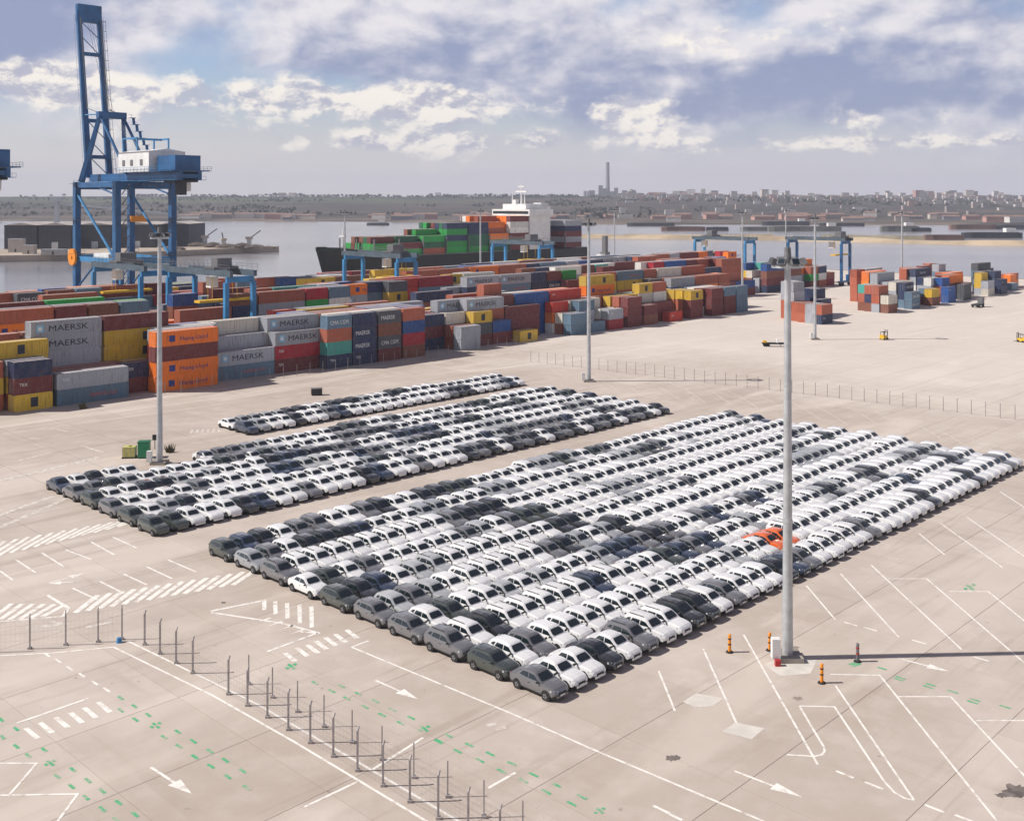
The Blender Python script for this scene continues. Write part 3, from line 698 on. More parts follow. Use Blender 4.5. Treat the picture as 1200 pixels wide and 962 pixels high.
for yy, q, kind, col, bi, r, c_, nm in slots[300:]:
    v, f_, mi = simple[kind]; w_ = np.empty_like(v)
    w_[:, 0] = v[:, 0] * ca - v[:, 1] * sa + q.x; w_[:, 1] = v[:, 0] * sa + v[:, 1] * ca + q.y; w_[:, 2] = v[:, 2]
    items.append((w_, f_, mi, COLS[col]))
joined('parked_cars', items, [M_CAR_J, M_TRIM_SHADE, M_GLASS, M_BLACK], 'rows of parked cars filling the far parts of the blocks', 'cars')

# ================================================================== CONTAINERS
CW, CH = 2.44, 2.59
CC = {'maroon': (.145, .032, .034), 'brick red': (.36, .115, .075), 'orange': (.78, .22, .02), 'yellow': (.58, .40, .09), 'navy': (.018, .032, .085), 'blue': (.022, .085, .26), 'steel blue': (.13, .20, .27),
      'grey': (.36, .38, .42), 'pale': (.62, .59, .53), 'teal': (.09, .33, .29), 'green': (.03, .30, .07), 'crimson': (.33, .018, .045), 'brown': (.19, .075, .05), 'dark grey': (.07, .08, .095), 'white': (.76, .75, .72), 'red': (.47, .06, .045), 'dark green': (.02, .11, .06)}
def vivid(c_, k_=1.22):
    g_ = sum(c_) / 3; return tuple(max(.008, g_ + (q - g_) * k_) for q in c_)
CC = {k_: vivid(v_) for k_, v_ in CC.items()}
def container_mesh(L, closed_end):
    m_ = MB(); pst = .13
    for x in (0, L - pst):
        for y in (0, CW - pst): m_.box(x, x + pst, y, y + pst, 0, CH)
    for x in (-.004, L - .174):
        for y in (-.004, CW - .158):
            for z in (0, CH - .118): m_.box(x, x + .178, y, y + .162, z, z + .118 + (.003 if z else 0), 2)
    for y in (0, CW - .1):
        m_.box(pst, L - pst, y, y + .1, 0, .16); m_.box(pst, L - pst, y, y + .1, CH - .11, CH)
    for x in (0, L - .1): m_.box(x, x + .1, pst, CW - pst, 0, .16); m_.box(x, x + .1, pst, CW - pst, CH - .11, CH)
    def corr(a_, b_, inward, mi=0, pitch=.42):
        a_, b_ = Vector(a_), Vector(b_); n_ = max(4, int((b_ - a_).length / pitch)); pts = []
        for k in range(n_):
            for f_, d_ in ((0, .025), (.38, .025), (.5, .075), (.88, .075)): pts.append(a_.lerp(b_, (k + f_) / n_) + Vector(inward) * d_)
        pts.append(b_ + Vector(inward) * .025); z0, z1 = .16, CH - .11
        vs = [(q.x, q.y, z0) for q in pts] + [(q.x, q.y, z1) for q in pts]; n2 = len(pts)
        m_.add(vs, [(k, k + 1, n2 + k + 1, n2 + k) for k in range(n2 - 1)], mi)
    corr((pst, 0, 0), (L - pst, 0, 0), (0, 1, 0)); corr((pst, CW, 0), (L - pst, CW, 0), (0, -1, 0))
    corr((L, pst, 0), (L, CW - pst, 0), (-1, 0, 0))
    if closed_end: corr((0, pst, 0), (0, CW - pst, 0), (1, 0, 0))
    n_ = int(L / .9); zr = CH - .02
    for k in range(n_):
        x0 = .1 + (L - .2) * k / n_; x1 = .1 + (L - .2) * (k + 1) / n_; xm = x0 * .45 + x1 * .55
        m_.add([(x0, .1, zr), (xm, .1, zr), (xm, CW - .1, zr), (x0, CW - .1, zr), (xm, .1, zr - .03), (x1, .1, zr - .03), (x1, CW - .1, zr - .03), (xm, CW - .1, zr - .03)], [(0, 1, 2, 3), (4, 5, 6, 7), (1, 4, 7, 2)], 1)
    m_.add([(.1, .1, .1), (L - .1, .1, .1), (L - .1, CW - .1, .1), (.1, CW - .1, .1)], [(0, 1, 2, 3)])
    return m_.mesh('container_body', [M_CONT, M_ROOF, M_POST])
CM = {(L, e): container_mesh(6.06 if L == 20 else 12.19, e) for L in (20, 40) for e in (False, True)}
door_me = []
for y0, y1 in ((.135, CW / 2 - .005), (CW / 2 + .005, CW - .135)):
    m_ = MB().box(.03, .08, y0, y1, .165, CH - .115)
    for f_ in (.28, .72): y = y0 + (y1 - y0) * f_; m_.tube((.015, y, .14), (.015, y, CH - .12), .022, n=6, mi=1)
    for z in (.75, 1.35, 1.95): m_.box(.012, .03, y0 + .05, y1 - .05, z - .04, z + .04)
    door_me.append(m_.mesh('door', [M_CONT, M_STEEL]))
def text_mesh(name, body, size, m_, bold=.0, xs=1.0):
    cu = bpy.data.curves.new(name, 'FONT'); cu.body = body; cu.size = size; cu.offset = bold; cu.resolution_u = 2; cu.fill_mode = 'FRONT'
    o = bpy.data.objects.new(name, cu); C.objects.link(o)
    dg = bpy.context.evaluated_depsgraph_get(); me = bpy.data.meshes.new_from_object(o.evaluated_get(dg))
    bpy.data.objects.remove(o); bpy.data.curves.remove(cu)
    me.transform(Matrix.Rotation(R(90), 4, 'X') @ Matrix.Diagonal((xs, 1, 1, 1))); me.materials.clear(); me.materials.append(m_); me.name = name
    return me
TXT = {'M': text_mesh('lettering', 'MAERSK', 1.45, M_TXT_D, 0, 1.3), 'Mw': text_mesh('lettering', 'MAERSK', 1.2, M_TXT_W, 0, .85), 'H': text_mesh('lettering', 'Hapag-Lloyd', 1.0, M_NAVY, 0, 1.1),
       'C': text_mesh('lettering', 'CMA CGM', 1.15, M_TXT_W, 0, .85), 'R': text_mesh('lettering', 'HAMBURG SUD', .85, M_TXT_R, 0, .8), 'S': text_mesh('lettering', 'MSC', .85, M_TXT_D, 0), 'T': text_mesh('lettering', 'TEX', .7, M_TXT_W, 0), 'K': text_mesh('lettering', 'K-LINE', 1.0, M_TXT_W, 0)}
star = MB().add([(0, 0, 0), (1.25, 0, 0), (1.25, 0, 1.25), (0, 0, 1.25)], [(0, 1, 2, 3)])
sp = [(.625 + (.5 if k % 2 == 0 else .25) * math.sin(k * math.pi / 7), -.004, .625 + (.5 if k % 2 == 0 else .25) * math.cos(k * math.pi / 7)) for k in range(14)]
star.add(sp, [tuple(range(14))], 1); STAR = star.mesh('emblem', [M_SKYB, M_TXT_W])
HL = MB().add([(0, 0, 0), (1.1, 0, 0), (1.1, 0, 1.1), (0, 0, 1.1)], [(0, 1, 2, 3)]).mesh('emblem', M_NAVY)
MSCB = MB().add([(0, 0, 0), (1.15, 0, 0), (1.15, 0, 1.5), (0, 0, 1.5)], [(0, 1, 2, 3)]).mesh('emblem', M_TXT_D)
def marks(code, L):
    """code -> (mesh, name, x, z)"""
    if code == 'M': return [(STAR, 'emblem', .9, .75), (TXT['M'], 'lettering', 2.9, .8)] if L == 40 else [(STAR, 'emblem', .35, .7)]
    if code == 'H': return [(HL, 'emblem', 2.6, .75), (TXT['H'], 'lettering', 4.6, .85)]
    if code == 'S': return [(MSCB, 'emblem', 7.2 if L == 40 else 2.6, .5)]
    if code == 'C': return [(TXT['C'], 'lettering', .7 if L == 20 else 3.2, .8)]
    if code == 'W': return [(TXT['Mw'], 'lettering', .7, .8)]
    if code == 'R': return [(TXT['R'], 'lettering', 5.4, .9)]
    if code == 'T': return [(TXT['T'], 'lettering', .8, 1.3)]
    return []
units = []          # every container: dict
def stack(s, t, L, cols, row, idx, z0=0.0, area='yard'):
    z = z0
    for lv, c_ in enumerate(cols):
        if c_:
            code = ''
            if '/' in c_: c_, code = c_.split('/')
            units.append(dict(s=s + rnd.uniform(-.06, .06), t=t + rnd.uniform(-.05, .05), z=z, L=L, col=c_, code=code, row=row, idx=idx, lv=lv, area=area))
        z += CH + .012
PAL = ['maroon'] * 8 + ['brick red'] * 6 + ['brown'] * 3 + ['red', 'crimson', 'crimson'] + ['navy'] * 3 + ['blue'] * 3 + ['steel blue'] * 3 + ['grey/M'] * 3 + ['grey'] + ['pale', 'white'] + ['yellow/S'] * 2 + ['orange/H'] * 2 + ['teal', 'green', 'dark grey', 'navy/C', 'dark grey/C', 'steel blue/R']
PITCH = 2.78
front = {   # rows of the nearest block: row -> list of (s, length, colours from the ground up)
 0: [(67.9, 20, ['yellow/S', 'maroon/T', 'navy']), (74.7, 40, ['steel blue/R', 'grey/T']), (91.8, 40, ['orange/H', 'orange/H', 'maroon', 'orange/H']),
     (128.2, 20, ['navy/T', 'teal', 'brick red', 'steel blue/C']), (134.6, 20, ['navy/T', 'navy/W', 'navy/W', 'navy']), (141.2, 20, ['maroon', 'dark grey/C', 'brown', 'dark grey/W']), (147.8, 20, ['brown', 'crimson', 'blue', 'brick red']),
     (164.5, 20, ['grey', 'grey']), (183.6, 20, ['yellow/S']), (201.7, 20, ['steel blue', 'steel blue']), (209.0, 20, ['steel blue']), (216.5, 20, ['crimson', 'grey/T']), (224.4, 20, ['maroon', 'maroon', 'maroon']),
     (231.5, 20, ['brown', 'maroon']), (243.0, 20, ['red/T']), (253.0, 20, ['maroon', 'maroon', 'yellow/S']), (263.5, 20, ['maroon', 'maroon', 'maroon']), (270.2, 20, ['maroon', 'maroon', 'steel blue']), (276.8, 20, ['steel blue', 'steel blue', 'steel blue'])],
 1: [(61.3, 20, ['brick red', 'yellow/S', 'brick red']), (67.9, 20, ['brick red', 'yellow/S', 'grey']), (74.7, 40, ['maroon', 'brick red']), (87.2, 20, ['maroon', 'navy/T']), (93.0, 40, ['red', 'red', 'red', 'grey']), (105.6, 40, ['steel blue/R', 'grey/M']), (118.0, 40, ['maroon/T', 'crimson/T', 'grey/M']),
     (130.6, 20, ['teal', 'teal', 'brick red', 'pale']), (137, 20, ['maroon', 'navy', 'brown', 'white']), (143.4, 20, ['maroon', 'navy', 'brick red', 'pale']), (150.2, 20, ['blue', 'blue', 'blue', 'blue']),
     (164.5, 20, ['brick red', 'brick red']), (171, 20, ['maroon', 'dark grey', 'yellow/S']), (177.4, 20, ['maroon', 'blue']), (201.7, 20, ['brick red', 'pale']), (208.1, 20, ['dark grey', 'grey', 'steel blue']), (216.5, 20, ['maroon', 'white']), (224.4, 20, ['maroon', 'brick red', 'brick red']), (236.0, 40, ['maroon', 'maroon']), (253, 20, ['brick red', 'brick red', 'yellow/S']), (262.6, 40, ['white', 'maroon', 'maroon'])],
 2: [(s_at(-34, 180.2), 40, ['pale', 'yellow/S', 'yellow/S', 'yellow/S']), (76.0, 40, ['maroon', 'brick red']), (88.6, 20, ['maroon', 'yellow/S']), (95.0, 40, ['brick red', 'red', 'brick red', 'white']), (105.6, 40, ['maroon', 'crimson', 'grey']), (118.0, 40, ['brown', 'brick red', 'pale', 'grey/M']),
     (130.6, 40, ['maroon', 'maroon', 'brick red', 'brick red']), (143.4, 40, ['navy', 'blue', 'blue', 'navy']), (158.5, 20, ['navy', 'maroon', 'navy']), (165.0, 20, ['brick red', 'navy', 'pale']), (171.6, 40, ['maroon', 'navy', 'brick red', 'grey/M']), (184.2, 40, ['maroon', 'maroon', 'maroon']), (201, 20, ['white', 'orange', 'red']), (207.6, 40, ['steel blue', 'grey', 'pale']),
     (224, 40, ['maroon', 'brick red', 'yellow/S']), (236.6, 20, ['brick red', 'steel blue', 'pale', 'yellow/S']), (243.1, 20, ['brick red', 'maroon', 'white', 'brick red']), (252.9, 20, ['brick red', 'brick red', 'yellow/S']), (262.6, 40, ['brown', 'maroon', 'white'])],
 3: [(s_at(36, 182.9), 40, ['grey/M', 'grey/M', 'grey', 'grey/M', 'grey/M']), (s_at(36, 182.9) + 12.7, 40, ['maroon', 'yellow/S', 'yellow/S', 'yellow/S', 'maroon']), (s_at(36, 182.9) + 25.3, 20, ['navy', 'blue', 'blue', 'blue']), (105.6, 40, ['pale', 'brick red', 'brick red', 'pale']), (118.0, 40, ['red', 'brick red', 'white', 'grey/M']), (130.6, 40, ['maroon', 'navy', 'brick red', 'maroon']),
     (143.4, 40, ['blue', 'blue', 'blue', 'blue']), (158.5, 20, ['crimson', 'navy', 'crimson']), (165, 40, ['brick red', 'brick red', 'grey', 'grey/M']), (177.9, 40, ['maroon', 'maroon', 'maroon', 'maroon/T']), (190.6, 40, ['blue', 'blue', 'blue', 'blue']), (203.3, 40, ['orange', 'pale', 'red', 'red/T']),
     (217, 40, ['maroon', 'brick red', 'brick red']), (230, 40, ['white', 'brick red', 'teal']), (243, 20, ['brick red', 'yellow/S', 'brick red']), (249.5, 20, ['steel blue', 'yellow/S', 'yellow/S']), (262.6, 40, ['brown', 'grey', 'steel blue'])]}
for r, lst in front.items():
    for i, (s, L, cols) in enumerate(lst): stack(s, 174.6 + PITCH * r, L, cols, r, i)
def fill(row, t, s_from, s_to, hmin, hmax, skip=0.06, area='yard'):
    s, i = s_from + rnd.uniform(0, 2), 0
    h = rnd.randint(hmin, hmax)
    while s < s_to - 6:
        L = 40 if rnd.random() < .5 and s < s_to - 12.4 else 20
        if rnd.random() < .62: h = rnd.randint(hmin, hmax)
        if rnd.random() > skip:
            cols = [rnd.choice(PAL) for _ in range(h)]
            if rnd.random() < .35: cols = [cols[0]] * h
            stack(s, t, L, cols, row, i, area=area); i += 1
        s += (12.19 if L == 40 else 6.06) + .4
for r in range(4, 7): fill(r, 174.6 + PITCH * r, 62, 292, 2 if r < 6 else 3, 5, .1)
row = 7
for b0, lo, hi, s_a, s_b in ((203.0, 2, 5, 70, 334), (232.5, 2, 5, 84, 372), (262.0, 1, 4, 98, 415)):
    for r in range(7):
        tt = b0 + PITCH * r
        fill(row, tt, s_at(-25, tt), s_b, lo, hi, .07); row += 1
fill(row, 290.5, s_at(-20, 290), 230, 1, 3, .12); row += 1
# the smaller yard at the right
right = {0: [(963, 20, ['navy/T', 'brick red']), (1041, 20, ['brown', 'pale']), (1068.5, 20, ['steel blue/C', 'steel blue/C']), (1092, 20, ['brown', 'yellow']), (1111.5, 20, ['blue', 'blue/T']), (1130, 20, ['dark grey', 'dark grey']), (1158, 20, ['pale', 'grey']), (1173, 20, ['navy', 'navy/T'])],
         1: [(953, 20, ['grey', 'grey']), (1030, 20, ['grey', 'brick red', 'brick red']), (1061, 20, ['steel blue', 'navy/C', 'navy/C']), (1085, 20, ['maroon', 'steel blue']), (1104, 20, ['maroon', 'brick red', 'blue']), (1130, 20, ['dark grey', 'maroon']), (1150, 20, ['grey', 'yellow', 'yellow']), (1166, 20, ['dark grey', 'steel blue', 'navy']), (1186, 20, ['steel blue'])],
         2: [(944, 20, ['brick red', 'brick red']), (1022, 20, ['brown', 'navy', 'brick red']), (1050, 40, ['grey', 'grey', 'pale']), (1091, 20, ['steel blue', 'grey', 'white']), (1112, 40, ['maroon', 'brown', 'orange']), (1148, 40, ['grey', 'steel blue', 'dark grey']), (1184, 20, ['orange', 'orange'])],
         3: [(936, 20, ['brick red', 'brick red']), (962, 20, ['navy', 'navy']), (1014, 20, ['brown', 'brick red', 'teal']), (1040, 40, ['grey', 'grey', 'grey/M']), (1083, 20, ['pale', 'grey', 'navy/C']), (1104, 40, ['maroon', 'brick red', 'maroon']), (1146, 40, ['grey', 'dark grey', 'steel blue', 'dark grey']), (1180, 40, ['orange', 'brick red'])],
         4: [(930, 20, ['brick red', 'brick red', 'grey', 'grey']), (955, 20, ['navy', 'navy/T', 'navy']), (1028, 40, ['brick red', 'grey', 'grey', 'grey']), (1073, 40, ['steel blue', 'white', 'grey', 'navy/C']), (1112, 40, ['brick red', 'navy', 'orange']), (1150, 40, ['maroon', 'navy', 'navy'])],
         5: [(924, 20, ['brick red', 'brick red', 'grey', 'grey']), (949, 20, ['pale', 'navy', 'navy']), (1018, 40, ['dark green', 'dark green', 'orange', 'orange']), (1062, 40, ['maroon', 'brown', 'brick red', 'brick red']), (1104, 40, ['red', 'brick red', 'brick red']), (1150, 20, ['orange', 'maroon'])],
         6: [(1018, 40, ['orange', 'orange', 'orange', 'orange']), (1062, 20, ['brick red', 'brick red', 'brick red', 'brick red']), (1082, 20, ['grey', 'maroon', 'maroon', 'maroon']), (1100, 20, ['grey', 'dark grey', 'steel blue', 'grey'])]}
right = {r: [(s_at(u, 141.2 + PITCH * r), L, cols) for u, L, cols in lst] for r, lst in right.items()}
for r, lst in right.items():
    for i, (s, L, cols) in enumerate(lst): stack(s, 141.2 + PITCH * r, L, cols, 100 + r, i, area='right')
for r in (7, 8): fill(100 + r, 141.2 + PITCH * r + 1.5, s_at(1010, 163), s_at(1100, 163), 2, 4, .1, 'right')
for r in range(4): fill(110 + r, 203 + PITCH * r, 340, 392, 2, 4, .1, 'right')

# ================================================================== CONTAINER SHIP
SHIP = dict(s=254.0, t=353.0)
def ship():
    q = P(SHIP['s'], SHIP['t'], -2.6)
    root = thing('container_ship', q, GRID, 'dark green hulled container ship with white deckhouse moored at the quay', 'ship')
    L, B = 158.0, 12.0                                     # x = 0 at the bow
    vs, fs = [], []; st_ = [0, 1.5, 4, 8, 14, 22, 34, 60, 100, 135, 150, 156, 158]
    for x in st_:
        k = sstep(min(1, x / 30)) if x < 100 else 1 - .28 * sstep((x - 130) / 28)
        deck = 12.6 + (3.2 * (1 - sstep((x - 6) / 20))); bd = max(.25, B * min(1, (x / 26) ** .55) if x < 26 else B * (1 if x < 130 else k)); bw = max(.1, B * k * .97)
        sh = 6.0 * (1 - min(1, x / 6)) * 0
        xw = x + 7.5 * max(0, 1 - x / 20)
        for y, z, xx in ((-.05, -4, xw), (-bw * .8, -3, xw), (-bw, 1.0, xw), (-(bw * .55 + bd * .45), 6.5, (x * .6 + xw * .4)), (-bd, deck, x), (bd, deck, x), (bw * .55 + bd * .45, 6.5, x * .6 + xw * .4), (bw, 1.0, xw), (bw * .8, -3, xw), (.05, -4, xw)): vs.append((xx, y, z))
    for i in range(len(st_) - 1):
        for j in range(10): fs.append((i * 10 + j, i * 10 + (j + 1) % 10, (i + 1) * 10 + (j + 1) % 10, (i + 1) * 10 + j))
    fs += [tuple(range(10)), tuple(range((len(st_) - 1) * 10, len(st_) * 10))]
    MB().add(vs, fs).build('hull', mat('ship hull paint', (.006, .010, .011), .45, 0, .2, .1), root, smooth=45)
    bw_ = MB()
    for sgn in (1, -1):
        for x0, x1 in ((.6, 4), (4, 9), (9, 15), (15, 20)):
            f_ = lambda x: sgn * (B * min(1, (x / 26) ** .55) - .12)
            g_ = lambda x: 12.6 + 3.2 * (1 - sstep((x - 6) / 20))
            bw_.add([(x0, f_(x0), g_(x0)), (x1, f_(x1), g_(x1)), (x1, f_(x1), g_(x1) + 1.3), (x0, f_(x0), g_(x0) + 1.3)], [(0, 1, 2, 3)])
    bw_.build('bulwark', mat('dark green paint', (.012, .03, .018), .5), root)
    MB().tube((13, 0, 13), (13, 0, 24), .4, .25, 8).box(12.4, 13.6, -1.6, 1.6, 21, 21.5).build('foremast', M_CWHITE, root)
    MB().box(7, 11, -2.5, 2.5, 14.2, 15.6).build('windlass', M_POST, root)
    h = MB().box(112, 126, -11, 11, 12.9, 28.5).box(110.5, 127, -12.2, 12.2, 28.5, 31.5).box(113, 124, -7.5, 7.5, 31.5, 34)
    house = h.build('deckhouse', M_CWHITE, root)
    for z in (16, 19, 22, 25):
        for y in (-8.5, -5, -1.6, 1.6, 5, 8.5): MB().box(111.93, 111.99, y - .7, y + .7, z, z + 1.1).build('window', M_GLASS, house)
    MB().box(110.42, 110.49, -11.5, 11.5, 29.4, 30.7).build('bridge_window', M_GLASS, house)
    MB().tube((118, 0, 34), (118, 0, 44), .45, .25, 8).box(117.6, 118.4, -3.5, 3.5, 39.5, 40.2).box(117.6, 118.4, -2, 2, 42, 42.5).tube((116, -4, 34), (116, -4, 39), .3, .2, 6).tube((116, 4, 34), (116, 4, 39), .3, .2, 6).box(113, 115, -1, 1, 34, 36).build('radar_mast', M_CWHITE, root)
    MB().box(128, 135, -3.2, 3.2, 12.9, 33).box(129, 134, -2.4, 2.4, 33, 34.5).build('funnel', M_CWHITE, root)
    for x0 in (20.5, 33.6, 46.7, 59.8, 72.9, 86.0, 99.1, 137):
        m_ = MB()
        for y in (-11.4, 0, 11.4): m_.box(x0 - .7, x0 - .35, y - .3, y + .3, 12.9, 20)
        m_.build('lashing_bridge', M_POST, root)
    return root
ship_root = ship()
deck_z = 12.95 - 2.6
SP = ['green'] * 4 + ['dark green'] * 5 + ['maroon'] * 3 + ['brick red'] * 2 + ['brown']
bays = [(21.0, [2, 3, 3, 3, 2, 3, 2, 2]), (34.1, [2, 3, 3, 2, 3, 3, 2, 2]), (47.2, [3, 3, 4, 3, 4, 3, 3, 3]), (60.3, [5, 5, 5, 5, 4, 5, 5, 4]), (73.4, [5, 5, 4, 5, 5, 5, 5, 5]), (86.5, [3, 5, 5, 6, 5, 6, 6, 5]), (99.6, [6, 6, 6, 6, 5, 6, 6, 6]), (137.6, [5, 5, 5, 5, 5, 5, 5, 5])]
for bi, (x, hs) in enumerate(bays):
    for k, h in enumerate(hs):
        cols = []
        for lv in range(h):
            if bi in (5, 6) and lv > 1: cols.append(rnd.choice(['orange', 'orange', 'orange', 'white', 'brick red', 'maroon']))
            elif bi == 7: cols.append(('maroon', 'grey', 'maroon', 'navy', 'grey')[lv % 5])
            elif bi in (3, 4): cols.append(rnd.choice(['green', 'dark green', 'green', 'dark green', 'maroon', 'navy']))
            else: cols.append(rnd.choice(SP))
        stack(SHIP['s'] + x, SHIP['t'] - 10.4 + k * 2.6, 40, cols, 200 + k, bi, deck_z, 'ship')

# which containers show, and how large: a small depth buffer from the camera and from a step to each side
def visible_px(us, cx, W=600, Hh=481, sc=.5):
    zb = np.zeros((Hh, W)); ib = -np.ones((Hh, W), int)
    for k, u_ in enumerate(us):
        L = 12.19 if u_['L'] == 40 else 6.06; s, t, z = u_['s'], u_['t'], u_['z']
        for quad_ in (((0, 0, 0), (L, 0, 0), (L, 0, CH), (0, 0, CH)), ((0, 0, 0), (0, CW, 0), (0, CW, CH), (0, 0, CH)), ((0, 0, CH), (L, 0, CH), (L, CW, CH), (0, CW, CH))):
            pts = []
            for a_, b_, c_ in quad_:
                q = P(s + a_, t + b_, z + c_); pts.append(((600 + F_PX * (q.x - cx) / q.y) * sc, (HZ + F_PX * (CAM_H - q.z) / q.y) * sc, 1 / q.y))
            xs_ = [q[0] for q in pts]; ys_ = [q[1] for q in pts]
            x0, x1, y0, y1 = max(0, int(min(xs_))), min(W, int(max(xs_)) + 2), max(0, int(min(ys_))), min(Hh, int(max(ys_)) + 2)
            if x0 >= x1 or y0 >= y1: continue
            X, Y = np.meshgrid(np.arange(x0, x1) + .5, np.arange(y0, y1) + .5)
            area = sum(pts[i][0] * pts[(i + 1) % 4][1] - pts[(i + 1) % 4][0] * pts[i][1] for i in range(4))
            sg = 1 if area > 0 else -1; msk = np.ones(X.shape, bool)
            for i in range(4):
                a_, b_ = pts[i], pts[(i + 1) % 4]; msk &= sg * ((b_[0] - a_[0]) * (Y - a_[1]) - (b_[1] - a_[1]) * (X - a_[0])) >= 0
            if not msk.any(): continue
            A_ = np.array([[q[0], q[1], 1] for q in pts[:3]]); 
            try: co = np.linalg.solve(A_, np.array([q[2] for q in pts[:3]]))
            except np.linalg.LinAlgError: continue
            D = co[0] * X + co[1] * Y + co[2]; sub = zb[y0:y1, x0:x1]; win = msk & (D > sub)
            sub[win] = D[win]; ib[y0:y1, x0:x1][win] = k
    cnt = np.bincount(ib[ib >= 0].ravel(), minlength=len(us)); return cnt
c0 = visible_px(units, 0.0); c1_ = visible_px(units, -12.0); c2_ = visible_px(units, 12.0)
order = sorted(range(len(units)), key=lambda k: -c0[k])
single = set(k for k in order[:300] if c0[k] > 0)
print('containers', len(units), 'shown', int((c0 > 0).sum()), 'smallest single', c0[order[299]])
rows_used = {}
for u_ in units: rows_used.setdefault((u_['area'], u_['row']), set()).add(u_['idx'])
AREA = {'yard': 'main yard', 'right': 'right yard'}
cprot = {}
for k in sorted(single):
    u_ = units[k]; L = u_['L']; doors = hash2(k, 3, 1) > .5
    root = link('shipping_container', CM[(L, not doors)], None, P(u_['s'], u_['t'], u_['z']), GRID)
    jit = rnd.uniform(.86, 1.14); colr = tuple(min(.9, c_ * jit) for c_ in CC[u_['col']]); root.color = (*colr, 1)
    if doors:
        for me in door_me: link('door', me, root, color=colr)
    for me, nm, x, z in marks(u_['code'], L):
        link(nm, me, root, (x, .012 if nm == 'emblem' else .006, z))
    ln = 'long' if L == 40 else 'short'; nl = u_['lv'] + 1
    if u_['area'] == 'ship':
        lab = '%s container on the ship, %s tier, %s bay, %s row from quay' % (u_['col'], nth(nl), nth(u_['idx'] + 1), nth(u_['row'] - 199))
    else:
        rw = u_['row'] % 100 if u_['area'] == 'right' else u_['row']
        lab = '%s %s container, %s level, %s stack from left, %s row of %s' % (ln, u_['col'], nth(nl), nth(u_['idx'] + 1), nth(rw + 1), AREA[u_['area']])
    tag(root, lab, 'container', 'stacked shipping containers')
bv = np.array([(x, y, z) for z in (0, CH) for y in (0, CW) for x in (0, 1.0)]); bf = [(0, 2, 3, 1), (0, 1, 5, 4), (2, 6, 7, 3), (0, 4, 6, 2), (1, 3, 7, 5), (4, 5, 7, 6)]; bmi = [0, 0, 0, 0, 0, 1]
items = []
ca, sa = math.cos(GRID), math.sin(GRID)
for k, u_ in enumerate(units):
    if k in single or (c0[k] + c1_[k] + c2_[k] == 0): continue
    L = 12.19 if u_['L'] == 40 else 6.06; v = bv * np.array([L, 1, 1]); q = P(u_['s'], u_['t'], u_['z']); w_ = np.empty_like(v)
    w_[:, 0] = v[:, 0] * ca - v[:, 1] * sa + q.x; w_[:, 1] = v[:, 0] * sa + v[:, 1] * ca + q.y; w_[:, 2] = v[:, 2] + q.z
    items.append((w_, bf, bmi, CC[u_['col']]))
joined('shipping_containers', items, [M_CONT_J, M_ROOF_J], 'far stacks of mixed containers behind the front rows of the yard', 'containers')
